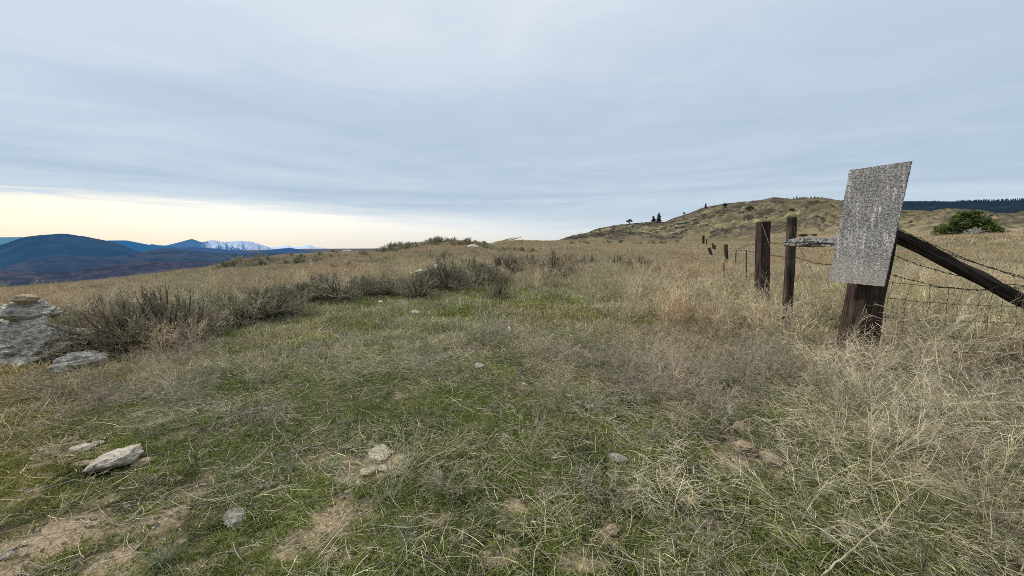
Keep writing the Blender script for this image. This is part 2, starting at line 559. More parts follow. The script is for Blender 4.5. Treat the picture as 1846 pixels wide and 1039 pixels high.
def blades(s, n, R, lmin, lmax, wid, cols, lean=.5, curl=.6, K=4, flat=0.0, tipw=.25, z0=0.0, root=None, jit=.18, clump=0):
    """curved blades; flat 0 = standing, 1 = lying"""
    if root is None:
        if clump:
            cr = R * np.sqrt(rng.random(clump)); ca = rng.random(clump) * 6.283
            k = rng.integers(0, clump, n)
            x = cr[k] * np.cos(ca[k]) + rng.normal(0, R * .09, n); y = cr[k] * np.sin(ca[k]) + rng.normal(0, R * .09, n)
        else:
            rr = R * np.sqrt(rng.random(n)); a = rng.random(n) * 6.283
            x, y = rr * np.cos(a), rr * np.sin(a)
    else:
        x, y = root
    ln = lmin + (lmax - lmin) * rng.random(n) ** 1.4
    az = rng.random(n) * 6.283
    el0 = (math.pi / 2 - np.abs(rng.normal(0, lean, n))) * (1 - flat) + flat * rng.normal(.08, .12, n)
    el0 = np.clip(el0, -.05 if flat else .1, math.pi / 2)
    bend = np.abs(rng.normal(curl, curl * .5, n)) * (1 - flat) + flat * rng.normal(0, .25, n)
    azb = rng.normal(0, .55 if flat else .2, n)
    P_ = np.zeros((n, K, 3)); P_[:, 0, 0] = x; P_[:, 0, 1] = y; P_[:, 0, 2] = z0 + (flat * rng.random(n) * .05)
    for k in range(1, K):
        t = k / (K - 1)
        el = el0 - bend * t; aa = az + azb * t
        stp = ln / (K - 1)
        P_[:, k, 0] = P_[:, k - 1, 0] + np.cos(el) * np.cos(aa) * stp
        P_[:, k, 1] = P_[:, k - 1, 1] + np.cos(el) * np.sin(aa) * stp
        P_[:, k, 2] = P_[:, k - 1, 2] + np.sin(el) * stp
    if flat: P_[:, :, 2] = np.maximum(P_[:, :, 2], .004)
    w = wid * (0.7 + .6 * rng.random((n, 1))) * (1 - (1 - tipw) * np.linspace(0, 1, K)[None, :] ** 1.5)
    d = unit(P_[:, -1] - P_[:, 0])
    side = unit(np.cross(d, rng.normal(0, 1, (n, 3))))
    s.ribbons(P_, w, side, palette(n, cols, jit))


STRAW = [(.66, .58, .38), (.54, .46, .29), (.80, .72, .51), (.45, .38, .26), (.34, .28, .20), (.60, .51, .33)]
THATCH = [(.30, .24, .17), (.24, .19, .14), (.38, .32, .24), (.20, .16, .12)]
GREYST = [(.50, .43, .32), (.40, .34, .26), (.58, .51, .38), (.32, .27, .20)]
GOLD = [(.48, .375, .23), (.54, .43, .275), (.39, .30, .185), (.60, .49, .33), (.30, .24, .155)]
GREENS = [(.125, .18, .026), (.19, .24, .042), (.075, .105, .02), (.29, .32, .075), (.40, .39, .14)]
OLIVE = [(.22, .25, .09), (.28, .28, .12), (.18, .21, .07)]


def weed_paths(h, nstem, spread, depth=3, droop=.25, br=4, seedy=False):
    """branching dead weed: list of (points, r0, r1, level)"""
    out = []

    def grow(p, az, el, ln, r, lev):
        K = 4
        pts = [p]; a, e = az, el
        for k in range(K - 1):
            a += random.gauss(0, .16); e += random.gauss(0, .12) - droop * .12 * lev
            q = pts[-1] + Vector((math.cos(e) * math.cos(a), math.cos(e) * math.sin(a), math.sin(e))) * (ln / (K - 1))
            if q.z < .01: q.z = .01 + random.random() * .02
            pts.append(q)
        out.append((pts, r, r * .6, lev))
        if lev < depth:
            nb = br if lev else br + 1
            for j in range(nb):
                t = .3 + .7 * (j + random.random()) / nb
                f = t * (K - 1); i = min(int(f), K - 2)
                q = pts[i].lerp(pts[i + 1], f - i)
                grow(q, a + random.choice((-1, 1)) * random.uniform(.3, 1.1), min(1.4, e + random.uniform(-.5, .45)),
                     ln * random.uniform(.42, .68), r * .6, lev + 1)
    for i in range(nstem):
        az = 6.283 * (i + random.random()) / nstem
        el = math.pi / 2 - abs(random.gauss(spread, spread * .5))
        grow(Vector((random.gauss(0, .015), random.gauss(0, .015), 0)), az, max(.1, el), h * random.uniform(.6, 1), 1.0, 0)
    return out


def paths_soup(s, paths, wbase, cols, wmin=.0008):
    arr = np.array([[tuple(p) for p in pp[0]] for pp in paths])
    n, K, _ = arr.shape
    r0 = np.array([p[1] for p in paths]); r1 = np.array([p[2] for p in paths])
    w = np.maximum(wbase * (r0[:, None] * (1 - np.linspace(0, 1, K)) + r1[:, None] * np.linspace(0, 1, K)), wmin)
    d = unit(arr[:, -1] - arr[:, 0]); side = unit(np.cross(d, rng.normal(0, 1, (n, 3))))
    c = palette(n, cols, .14)
    s.ribbons(arr, w, side, c)


# ------------------------------------------------------------------ ground sheet
azs = np.concatenate([np.linspace(-math.pi, -1.15, 40, endpoint=False), np.linspace(-1.15, 1.15, 760), np.linspace(1.15, math.pi, 40)[1:]])
rs = np.concatenate([[0.0], np.geomspace(0.35, 90, 270, endpoint=False), np.geomspace(90, 700, 420, endpoint=False), np.geomspace(700, 18000, 60)])
A_, R_ = np.meshgrid(azs, rs)
X = R_ * np.sin(A_); Y = R_ * np.cos(A_)
Z = terrain(X, Y)
# rough soil in near patches
sm = soil_mask(X, Y)
Z = Z - .012 * sm * (R_ < 9) + .02 * sm * (fbm(X / .05, Y / .05, 3, 91) - .4) * (R_ < 9)
gm = green_mask(X, Y)
gm = gm * (1 - sstep(14, 24, R_))
soilc = np.array([.50, .385, .245]); moss_shaded = np.array([.035, .042, .014]); drt_shaded = np.array([.065, .05, .032])  # mossy and dirt tones darkened to paint shade into gaps between blades
gold = np.array([.27, .205, .12]); olive = np.array([.175, .17, .065]); rocky = np.array([.035, .031, .027]); brown = np.array([.15, .105, .075])
n1 = fbm(X / .35, Y / .35, 4, 101)[..., None]; n2 = fbm(X / 1.7, Y / 1.7, 4, 102)[..., None]
C = drt_shaded * (1 - gm[..., None]) + (moss_shaded * sstep(.3, .55, n1) + drt_shaded * (1 - sstep(.3, .55, n1))) * gm[..., None]
C = C * (1 - sm[..., None]) + soilc * sm[..., None]
fw = sstep(9, 28, R_)[..., None]
goldm = gold * (.8 + .4 * n2)
n3 = fbm(X / 14, Y / 14, 4, 103)[..., None]
goldm = goldm * (1 - .55 * sstep(.5, .65, n3)) + olive * .55 * sstep(.5, .65, n3)
C = C * (1 - fw) + goldm * fw
Dl = np.interp(A_, DA, DD); HDl = np.interp(A_, HDA, HDD)
sH = ((R_ - Dl) / (HDl - Dl))[..., None]
hw = sstep(-.02, .05, sH) * sstep(AZ_H0, AZ_H1, A_)[..., None]
b1 = fbm(X / 40, Y / 16, 5, 111)[..., None]; b2 = fbm(X / 9, Y / 4.5, 4, 112)[..., None]; b3 = fbm(X / 90, Y / 50, 3, 113)[..., None]
lg_ = ledge(A_, np.clip(sH[..., 0], 0, 1.2))[..., None]
hc = np.array([.155, .135, .068]) * (.65 + .7 * b2)
hc = hc * (1 - .5 * sstep(.40, .47, lg_) * (1 - sstep(.47, .52, lg_))) + .5 * np.array([.46, .38, .23]) * sstep(.40, .47, lg_) * (1 - sstep(.47, .52, lg_))
hc = hc * (1 - .6 * sstep(.45, .6, b3)) + (gold * .9) * .6 * sstep(.45, .6, b3)
ln_ = 1.2 * np.exp(-((lg_ - .47) / .022) ** 2) + 1.2 * np.exp(-((lg_ - .545) / .02) ** 2) + 1.1 * np.exp(-((lg_ - .60) / .018) ** 2)
rk = np.clip(ln_ * sstep(.30, .42, b3) + sstep(.50, .55, lg_) * (.35 + .6 * np.clip(1 - sstep(float(az_of(1150)), float(az_of(1330)), A_), 0, 1)[..., None]) * (.5 + sstep(.4, .55, b2)), 0, 1)
leftdark = 1 - sstep(float(az_of(1180)), float(az_of(1420)), A_)[..., None]
rk = np.clip(rk * (.82 + .25 * leftdark), 0, 1)
hc = hc * (1 - rk) + rocky * (.7 + .6 * b2) * rk
tr = np.exp(-((b1 - .5) / .006) ** 2) * .5
hc = hc * (1 - tr) + np.array([.34, .27, .17]) * tr
C = C * (1 - hw) + hc * hw
val = sstep(1.02, 1.2, R_ / Dl)[..., None] * (1 - sstep(AZ_H0, AZ_H1, A_)[..., None])
C = C * (1 - val) + np.array([.07, .065, .085]) * val
farf = sstep(25, 90, R_)
na = len(azs); nr = len(rs)
i = np.arange(nr - 1)[:, None] * na; j = np.arange(na - 1)[None, :]
Fq = np.stack([i + j, i + j + 1, i + na + j + 1, i + na + j], -1).reshape(-1, 4)[:, ::-1]
g = link('ground', mesh_np('ground', np.stack([X, Y, Z], -1).reshape(-1, 3), Fq, M['ground'], C.reshape(-1, 3), True,
                           {'far': farf.ravel()}))
tag(g, 'dry grassy ground falling away to the left and rising into the hill on the right', 'ground', kind='structure')


# ------------------------------------------------------------------ far mountains
def ridge(name, label, outline, dist, depth, drop, base_c, dark_c, hz, hk, rough=.02, nscale=1.0, snow=None, jag=0.0, seed=1, lowhz=None, streak=.5):
    A0, E0 = prof(outline)
    n = 420; mrow = 90
    a = np.linspace(A0[0], A0[-1], n)
    e = np.interp(a, A0, E0)
    ksz = 5; e = np.convolve(np.pad(e, ksz, 'edge'), np.ones(2 * ksz + 1) / (2 * ksz + 1), 'valid') * .6 + e * .4
    zc = EYE + e * dist
    t = np.linspace(0, 1.35, mrow)            # 0 = foot towards the camera, 1 = crest
    r = dist - depth + depth * t
    AA, TT = np.meshgrid(a, t); RR = dist - depth + depth * TT
    X = RR * np.sin(AA); Y = RR * np.cos(AA)
    zf = zc[None, :] - drop
    sh = np.where(TT <= 1, np.clip(TT, 0, 1) ** 1.25, 1 - (TT - 1) * 1.6)
    Z = zf + drop * sh
    S = depth * .5 * nscale
    rid = 1 - np.abs(2 * fbm(X / S, Y / S, 5, seed * 7) - 1)
    k = np.sin(np.pi * np.clip(TT, 0, 1)) ** .7
    Z = Z + drop * .38 * (rid - .65) * k
    if jag: Z = Z + jag * dist * (vnoise(AA * 900, TT * 0, seed + 3) - .3) * np.exp(-((TT - 1) / .03) ** 2)
    b = fbm(X / (S * .25), Y / (S * .25), 5, seed * 5 + 1)
    bb = fbm(X / (S * .08), Y / (S * .08), 4, seed * 5 + 2)
    w = (sstep(.40, .62, .6 * b + .4 * bb))[..., None]
    C = np.array(base_c) * (1 - w) + np.array(dark_c) * w
    if snow is not None:
        gx = np.gradient(Z, axis=1) 
        gul = .5 * fbm(AA * snow[2], TT * 5 + AA * 60, 4, seed * 9) + .5 * fbm(AA * snow[2] * 3.5 + TT * 9, TT * 12, 4, seed * 9 + 1)
        sn = sstep(snow[0], snow[0] + .16, TT + 1.5 * (gul - .5)) * sstep(float(az_of(snow[1])), float(az_of(snow[1] + 25)), AA)
        C = C * (1 - sn[..., None]) + np.array([.85, .88, .92]) * sn[..., None]
    i = np.arange(mrow - 1)[:, None] * n; j = np.arange(n - 1)[None, :]
    Fq = np.stack([i + j, i + j + 1, i + n + j + 1, i + n + j], -1).reshape(-1, 4)[:, ::-1]
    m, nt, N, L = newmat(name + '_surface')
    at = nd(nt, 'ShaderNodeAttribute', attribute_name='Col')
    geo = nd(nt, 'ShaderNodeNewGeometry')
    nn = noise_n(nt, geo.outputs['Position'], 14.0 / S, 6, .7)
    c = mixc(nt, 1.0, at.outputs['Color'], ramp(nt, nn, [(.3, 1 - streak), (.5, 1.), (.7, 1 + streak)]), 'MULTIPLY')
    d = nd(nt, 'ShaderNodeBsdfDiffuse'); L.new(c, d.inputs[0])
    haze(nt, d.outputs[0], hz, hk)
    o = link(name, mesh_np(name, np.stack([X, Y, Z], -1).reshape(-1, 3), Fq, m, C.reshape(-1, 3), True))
    return tag(o, label, 'mountain', kind='structure')


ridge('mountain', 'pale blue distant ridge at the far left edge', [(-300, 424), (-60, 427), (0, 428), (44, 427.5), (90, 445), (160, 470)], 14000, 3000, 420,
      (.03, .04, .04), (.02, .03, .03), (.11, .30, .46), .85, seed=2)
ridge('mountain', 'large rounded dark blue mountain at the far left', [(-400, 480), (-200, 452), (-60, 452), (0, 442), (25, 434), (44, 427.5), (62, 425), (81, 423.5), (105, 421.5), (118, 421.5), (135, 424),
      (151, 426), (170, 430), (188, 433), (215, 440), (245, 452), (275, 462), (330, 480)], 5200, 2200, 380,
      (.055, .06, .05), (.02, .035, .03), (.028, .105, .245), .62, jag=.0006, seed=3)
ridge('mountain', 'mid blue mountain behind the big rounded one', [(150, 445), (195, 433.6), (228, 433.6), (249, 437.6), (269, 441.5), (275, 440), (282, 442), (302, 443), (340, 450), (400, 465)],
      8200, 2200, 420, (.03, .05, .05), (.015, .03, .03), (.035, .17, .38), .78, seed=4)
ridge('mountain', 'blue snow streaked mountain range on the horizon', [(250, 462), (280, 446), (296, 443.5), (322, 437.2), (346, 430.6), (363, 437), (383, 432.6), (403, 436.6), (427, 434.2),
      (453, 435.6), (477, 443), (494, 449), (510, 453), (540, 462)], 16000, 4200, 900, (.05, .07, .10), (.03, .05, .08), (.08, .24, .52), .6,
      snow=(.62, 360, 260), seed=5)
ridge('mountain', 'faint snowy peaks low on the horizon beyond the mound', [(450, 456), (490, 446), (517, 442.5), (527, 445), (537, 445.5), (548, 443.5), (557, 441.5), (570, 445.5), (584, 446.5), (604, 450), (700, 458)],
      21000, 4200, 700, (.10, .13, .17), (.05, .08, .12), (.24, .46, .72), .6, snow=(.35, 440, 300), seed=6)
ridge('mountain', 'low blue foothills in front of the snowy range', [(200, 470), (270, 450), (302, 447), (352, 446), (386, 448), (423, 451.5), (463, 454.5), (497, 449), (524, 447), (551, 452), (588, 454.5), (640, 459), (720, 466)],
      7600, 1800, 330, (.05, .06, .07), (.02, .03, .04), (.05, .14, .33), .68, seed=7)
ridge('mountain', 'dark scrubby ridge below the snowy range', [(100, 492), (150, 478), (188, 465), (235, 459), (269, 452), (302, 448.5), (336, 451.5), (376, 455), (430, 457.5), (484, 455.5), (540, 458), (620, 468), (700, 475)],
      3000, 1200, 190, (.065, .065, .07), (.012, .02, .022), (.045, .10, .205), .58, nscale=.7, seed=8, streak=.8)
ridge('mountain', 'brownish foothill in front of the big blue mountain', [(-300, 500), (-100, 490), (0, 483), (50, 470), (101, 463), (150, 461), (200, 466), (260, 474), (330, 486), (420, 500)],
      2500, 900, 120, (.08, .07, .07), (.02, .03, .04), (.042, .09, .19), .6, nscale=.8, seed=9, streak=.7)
ridge('mountain', 'purple brown near hills at the foot of the far mountains', [(-300, 496), (-60, 490), (0, 490), (60, 488), (120, 491), (160, 484), (200, 478), (250, 472), (310, 474), (380, 472), (450, 476), (520, 484), (640, 500)],
      1500, 620, 90, (.085, .07, .07), (.02, .025, .032), (.05, .08, .155), .5, nscale=.6, seed=10, streak=.8)

# forested ridge behind the hill
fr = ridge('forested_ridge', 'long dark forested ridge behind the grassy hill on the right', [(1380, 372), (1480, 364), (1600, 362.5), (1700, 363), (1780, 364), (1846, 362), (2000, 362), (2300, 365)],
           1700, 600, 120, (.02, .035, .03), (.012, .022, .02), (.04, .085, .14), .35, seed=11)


# ------------------------------------------------------------------ scatter of uncountable cover
def scatter(name, label, cat, protos, pts, rot, scl, pid):
    """one object whose geometry nodes set shared clumps on its points"""
    pc = bpy.data.collections.new(name + '_clumps')
    for k, me in enumerate(protos):
        ob = bpy.data.objects.new('%s_clump_%02d' % (name, k), me); pc.objects.link(ob)
    me = bpy.data.meshes.new(name)
    me.vertices.add(len(pts)); me.vertices.foreach_set('co', np.asarray(pts, np.float32).ravel())
    a = me.attributes.new('rot', 'FLOAT_VECTOR', 'POINT'); a.data.foreach_set('vector', np.asarray(rot, np.float32).ravel())
    a = me.attributes.new('scl', 'FLOAT_VECTOR', 'POINT'); a.data.foreach_set('vector', np.asarray(scl, np.float32).ravel())
    a = me.attributes.new('pid', 'INT', 'POINT'); a.data.foreach_set('value', np.asarray(pid, np.int32))
    o = link(name, me)
    ng = bpy.data.node_groups.new(name + '_cover', 'GeometryNodeTree')
    ng.interface.new_socket('Geometry', in_out='INPUT', socket_type='NodeSocketGeometry')
    ng.interface.new_socket('Geometry', in_out='OUTPUT', socket_type='NodeSocketGeometry')
    gi = ng.nodes.new('NodeGroupInput'); go = ng.nodes.new('NodeGroupOutput')
    ci = ng.nodes.new('GeometryNodeCollectionInfo'); ci.inputs['Collection'].default_value = pc
    ci.inputs['Separate Children'].default_value = True; ci.inputs['Reset Children'].default_value = True
    ip = ng.nodes.new('GeometryNodeInstanceOnPoints'); ip.inputs['Pick Instance'].default_value = True

    def attr(nm, ty):
        n = ng.nodes.new('GeometryNodeInputNamedAttribute'); n.data_type = ty; n.inputs['Name'].default_value = nm
        return n.outputs['Attribute']
    ng.links.new(gi.outputs[0], ip.inputs['Points']); ng.links.new(ci.outputs[0], ip.inputs['Instance'])
    ng.links.new(attr('pid', 'INT'), ip.inputs['Instance Index'])
    ng.links.new(attr('rot', 'FLOAT_VECTOR'), ip.inputs['Rotation'])
    ng.links.new(attr('scl', 'FLOAT_VECTOR'), ip.inputs['Scale'])
    ng.links.new(ip.outputs[0], go.inputs[0])
    md = o.modifiers.new('cover', 'NODES'); md.node_group = ng
    tag(o, label, cat, kind='stuff')
    return o


def sector(n, r0, r1, amax=1.06):
    if r1 < 30: amax, n = 1.35, int(n * 1.35 / 1.06)
    r = np.sqrt(r0 * r0 + (r1 * r1 - r0 * r0) * rng.random(n)); a = (rng.random(n) * 2 - 1) * amax
    return r * np.sin(a), r * np.cos(a)


def place(x, y, smin, smax, nproto, zs=(.8, 1.25), tilt=True, dz=0.0):
    z = terrain(x, y) + dz
    e = np.clip(np.hypot(x, y) * .03, .15, 3)
    n = len(x)
    rot = np.zeros((n, 3))
    if tilt:
        gx = (terrain(x + e, y) - terrain(x - e, y)) / (2 * e); gy = (terrain(x, y + e) - terrain(x, y - e)) / (2 * e)
        rot[:, 0] = np.arctan(gy); rot[:, 1] = -np.arctan(gx)
    rot[:, 2] = rng.random(n) * 6.283
    if tilt:
        nv_ = unit(np.stack([-gx, -gy, np.ones(n)], -1)); th_ = rot[:, 2]
        tx = np.stack([np.cos(th_), np.sin(th_), (gx * np.cos(th_) + gy * np.sin(th_))], -1); tx = unit(tx)
        ty = np.cross(nv_, tx)
        rot[:, 0] = np.arctan2(ty[:, 2], nv_[:, 2]); rot[:, 1] = -np.arcsin(np.clip(tx[:, 2], -1, 1)); rot[:, 2] = np.arctan2(tx[:, 1], tx[:, 0])
    s = smin + (smax - smin) * rng.random(n)
    scl = np.stack([s, s, s * (zs[0] + (zs[1] - zs[0]) * rng.random(n))], -1)
    return np.stack([x, y, z], -1), rot, scl, rng.integers(0, nproto, n)


def merge(*ps):
    off = 0; out = [[], [], [], []]
    for (p, npr) in ps:
        out[0].append(p[0]); out[1].append(p[1]); out[2].append(p[2]); out[3].append(p[3] + off); off += npr
    return [np.concatenate(o) for o in out]


ROCKY_KEEP = []
LOW_ONLY = []     # discs where nothing tall grows
# discs (x, y, r) kept free of cover, filled by stones below


def keepfree(x, y, tall=False):
    k = np.ones(len(x), bool)
    if tall:
        for (a, b, r) in LOW_ONLY:
            k &= np.hypot(x - a, y - b) > r
    for (a, b, r) in ROCKY_KEEP:
        k &= np.hypot(x - a, y - b) > r
    return k


# --- stones first (so cover keeps off them)
def rock_mesh(name, sx, sy, sz, mat, seed, sub=5, rough=.12, cuts=7):
    bpy_me = bpy.data.meshes.new(name)
    import bmesh
    bm = bmesh.new(); bmesh.ops.create_icosphere(bm, subdivisions=sub, radius=1)
    r = random.Random(seed)
    planes = []
    for k in range(cuts):
        n = Vector((r.gauss(0, 1), r.gauss(0, 1), r.gauss(0, .8))).normalized(); planes.append((n, r.uniform(.62, .9)))
    for v in bm.verts:
        p = v.co.copy()
        for n, d in planes:
            q = p.dot(n)
            if q > d: p -= n * (q - d) * .93
        s = mnoise.fractal(p * 1.9 + Vector((seed, 0, 0)), .7, 2.2, 7) * rough + (mnoise.ridged_multi_fractal(Vector((p.x * 1.5 + seed, p.y * 1.5, p.z * 4)), .8, 2.1, 5, 1, 2) - 1.2) * rough * .22
        cr = mnoise.turbulence(p * 3.2 + Vector((0, seed, 0)), 4, True) * rough * .25
        p = p * (1 + s - cr)
        v.co = Vector((p.x * sx, p.y * sy, p.z * sz))
    bm.to_mesh(bpy_me); bm.free()
    for pl in bpy_me.polygons: pl.use_smooth = True
    bpy_me.materials.append(mat)
    return bpy_me


def stone(px, py, wpx, hpx, mat, label, seed, depthr=.8, rz=0.0, tilt=0.0, sink=.35, dz=0.0, name='rock', group=None, base=None, free=True, rough=.12):
    """px,py = centre of the visible stone in the photo, wpx,hpx its size there"""
    g = base or ground(px, py + hpx * .5)
    d = g.y
    w = wpx / F * d * .5 * cp; h = hpx / F * d * .5
    slope = max(.25, (EYE - g.z) / math.hypot(g.x, g.y))
    me = rock_mesh(name, w, w * depthr, max(h, .01) * (1.0 if base is None else 1.0), mat, seed, 5 if wpx > 40 else 4, rough)
    o = link(name, me)
    ax = P(px, py, d if base is None else base.y)
    o.location = (ax.x, g.y + w * depthr * .5, ax.z - h * sink * .3 + dz)
    o.rotation_euler = (0, tilt, rz)
    if free: ROCKY_KEEP.append((o.location.x, o.location.y, w * .9))
    return tag(o, label, 'rock', group)


for (a_, b_, r_) in [(20, 690, .75), (80, 680, .7), (150, 690, .45), (40, 660, .9), (-60, 680, .8), (60, 740, .5), (1540, 700, .22), (1330, 765, .15)]:
    g_ = ground(a_, b_); LOW_ONLY.append((g_.x, g_.y, r_))
gb = ground(60, 655)
D0 = gb.y


def rock_at(px, py, wpx, hpx, d, mat, label, seed, depthr=.8, rz=0, tilt=0, rough=.12, free=True, sub=5, cuts=7):
    c = P(px, py, d)
    w = wpx / F * d * .5; h = hpx / F * d * .5
    o = link('rock', rock_mesh('rock', w, w * depthr, h, mat, seed, sub, rough, cuts), loc=c)
    o.rotation_euler = (0, tilt, rz)
    if free: ROCKY_KEEP.append((c.x, c.y, w * .85))
    return tag(o, label, 'rock')


rock_at(46, 634, 262, 130, D0 + .25, M['rock'], 'big lichen covered boulder at the base of the cairn by the left edge', 11, .7, rough=.24, sub=7, cuts=14)
rock_at(50, 563, 92, 44, D0 + .22, M['rock'], 'middle boulder of the cairn, resting on the big lichened one', 12, .75, .3, -.08, .22, False, sub=6, cuts=12)
rock_at(46, 539.5, 38, 18, D0 + .12, M['rock_tan'], 'small tan flat stone on top of the cairn', 13, .8, .2, .06, .1, False, 4, 9)
rock_at(148, 652, 92, 40, ground(148, 668).y + .12, M['rock_grey'], 'flat grey stone just right of the boulder cairn', 14, .7, .1, -.1, .18)
rock_at(112, 668, 46, 26, ground(112, 678).y + .08, M['rock_grey'], 'small half buried stone in front of the flat grey stone', 15, .7, .3, 0, .18)


def flatstone(px, py, wpx, hpx, mat, label, seed, rz=0.0, th=.30, tilt=0.0, name='rock', cat='rock', rough=.15, up=.3, free=1.45):
    g = ground(px, py)
    d = g.y * cp + (EYE - g.z) * sp
    w = wpx / F * d * .5
    dl = abs(ground(px, py + hpx * .5).y - ground(px, py - hpx * .5).y) * .5
    t = w * th
    o = link(name, rock_mesh(name, w, max(dl, w * .3), t, mat, seed, 5 if wpx > 25 else 4, rough, 9))
    o.location = (g.x, g.y, g.z + t * (up + .12)); o.rotation_euler = (0, tilt, rz)
    ROCKY_KEEP.append((g.x, g.y, w * free))
    return tag(o, label, cat)


flatstone(207, 838, 82, 44, M['rock_pale'], 'pale tan pointed slab, largest stone in the lower left grass', 21, .35, .38, -.15, up=.5)
flatstone(150, 812, 36, 15, M['rock_pale'], 'small pale rounded stone above left of the tan slab', 22, .2, .4, up=.5)
flatstone(176, 801, 22, 7, M['rock_pale'], 'tiny pale stone chip under a twig, above the tan slab', 29, .4, .3, up=.5)
flatstone(259, 836, 42, 20, M['rock_tan'], 'half buried tan stone just right of the pale slab', 23, .5, .25, -.1)
flatstone(150, 838, 34, 14, M['rock_tan'], 'buried tan stone just left of the pale slab', 24, .4, .2)
flatstone(422, 938, 36, 42, M['rock_grey'], 'grey flat stone standing out of the grass at lower left', 25, .6, .4, .15, up=.4)
flatstone(325, 981, 26, 16, M['rock_tan'], 'small tan stone between two bare soil patches at lower left', 26, .6, .3)
flatstone(12, 1003, 22, 14, M['rock_pale'], 'pale stone at the very left edge near the bottom', 27, .5, .4)
flatstone(585, 1030, 16, 14, M['rock_grey'], 'small grey stone at the bottom edge left of centre', 28, .5, .4)
flatstone(685, 820, 40, 30, M['rock_white'], 'upper one of three cream stone pieces in bare soil', 31, .2, .15, up=.7, free=1.5)
flatstone(689, 845, 24, 13, M['rock_white'], 'middle one of three cream stone pieces in bare soil', 32, .7, .2, up=.7, free=1.5)
flatstone(666, 853, 34, 16, M['rock_white'], 'lower one of three cream stone pieces in bare soil', 33, .1, .2, up=.7, free=1.5)
flatstone(1114, 831, 24, 22, M['rock_grey'], 'pale pitted stone in the grass right of centre', 34, .9, .5, up=.6, free=1.3)
flatstone(1403, 865, 24, 10, M['rock_tan'], 'flat tan stone below the dirt mound at lower right', 35, .1, .3, up=.6, free=1.2)
flatstone(1600, 967, 22, 12, M['rock_tan'], 'small orange tan stone beside the long pale branch', 36, .4, .3, up=.6)
flatstone(920, 937, 10, 9, M['rock_tan'], 'tiny stone in the bare patch at bottom centre', 37, .4, .5, up=.6)
flatstone(458, 646, 13, 5, M['rock_white'], 'tiny white stone in the green grass left of centre', 38, .4, .3, up=.8)
flatstone(687, 548, 9, 4, M['rock_white'], 'tiny white stone beside the sagebrush row', 39, .4, .5, up=1.2)
flatstone(749, 567, 18, 6, M['rock_grey'], 'small grey flat stone in grass below the sagebrush row', 40, .4, .4, up=.9)
flatstone(863, 663, 20, 8, M['rock_grey'], 'small grey stone flush with the grass near the middle', 42, .4, .4, up=.9)
rock_at(753, 493, 38, 12, 15.5, M['rock_pale'], 'low pale outcrop among the sagebrush, left piece', 43, .7, 0, -.25)
rock_at(788, 482, 22, 10, 15.8, M['rock_pale'], 'low pale outcrop among the sagebrush, right piece', 44, .8, 0, 0)
rock_at(853, 445, 22, 8, 40, M['rock_pale'], 'pale boulder on the back of the mound', 45, .8, 0, 0)
rock_at(627, 453, 20, 5, 54, M['rock'], 'dark flat rock on the skyline left of the mound', 46, .8, 0, 0)

for k, (px, py, w, h, lab) in enumerate([(1345, 812, 46, 26, 'rounded dirt mound left of two others at lower right'),
                                         (1388, 832, 40, 22, 'crumbled dirt mound behind the flat tan stone'),
                                         (1338, 775, 34, 20, 'small dirt mound nearest the white scrap'),
                                         (1682, 786, 56, 20, 'low dirt mound below the wire fence on the right'),
                                         (1748, 810, 44, 18, 'rightmost dirt mound near the right edge'),
                                         (1102, 962, 30, 22, 'hollowed dirt mound at bottom centre right')]):
    flatstone(px, py, w, h, M['dirt'], lab, 60 + k, .2, .42, name='dirt_mound', cat='dirt mound', rough=.22, up=.35, free=1.15)


def scrap(px, py, s, label, seed, sy):
    g = lift(px, py, .07)
    n = 9
    r = random.Random(seed)
    V = []; Fc = []
    for i in range(n):
        for j in range(n):
            u, v = i / (n - 1) - .5, j / (n - 1) - .5
            w = s * (1 - .35 * abs(v) * 2)
            V.append((u * w, .4 * s * math.sin(u * 7 + seed) * .5 + .1 * s * r.gauss(0, 1), v * s * sy + .08 * s * r.gauss(0, 1)))
    for i in range(n - 1):
        for j in range(n - 1):
            Fc.append((i * n + j, i * n + j + 1, (i + 1) * n + j + 1, (i + 1) * n + j))
    o = link('white_scrap', mesh_np('white_scrap', V, Fc, M['scrap'], None, True), loc=g)
    o.rotation_euler = (-.4, 0, .4)
    tag(o, label, 'litter')
    ROCKY_KEEP.append((g.x, g.y - .10, s * 1.3))
    ROCKY_KEEP.append((g.x, g.y, s))


scrap(918, 594, .075, 'crumpled white scrap in the grass near the centre', 3, 1.3)
scrap(1317, 740, .05, 'feathery white scrap beside grey dead weeds on the right', 5, 1.5)

# ------------------------------------------------------------------ grass clump meshes
def proto(fn, n, name, mat):
    out = []
    for k in range(n):
        s = Soup(); fn(s, k); out.append(s.mesh('%s_%d' % (name, k), mat))
    return out


def f_green(s, k):
    blades(s, 300, .17, .02, .065, .0036, GREENS, .6, .9, 3, clump=12)
    blades(s, 40, .17, .04, .10, .0022, OLIVE, .5, .8, 3)


def f_green_mid(s, k):
    blades(s, 300, .30, .03, .08, .008, GREENS, .5, .7, 3, clump=14)


def f_litter(s, k):
    blades(s, 19, .28, .05, .27, .0026, STRAW + GREYST, 0, 0, 5, flat=1)
    blades(s, 70, .28, .02, .09, .0026, THATCH + GREYST, 0, 0, 3, flat=1)


def f_dry(s, k):
    blades(s, 60, .20, .04, .17, .0025, STRAW + THATCH + OLIVE, .75, 1.0, 5, clump=4)


def f_dry_mid(s, k):
    blades(s, 90, .32, .05, .18, .0052, STRAW + THATCH[:2] + OLIVE[:2], .6, .8, 4, clump=7)


def f_weed(s, k):
    paths_soup(s, weed_paths(random.uniform(.30, .42), 7, .55, 3, .3, 3), .0048, STRAW + THATCH * 2 + [(.36, .29, .20)], .0019)


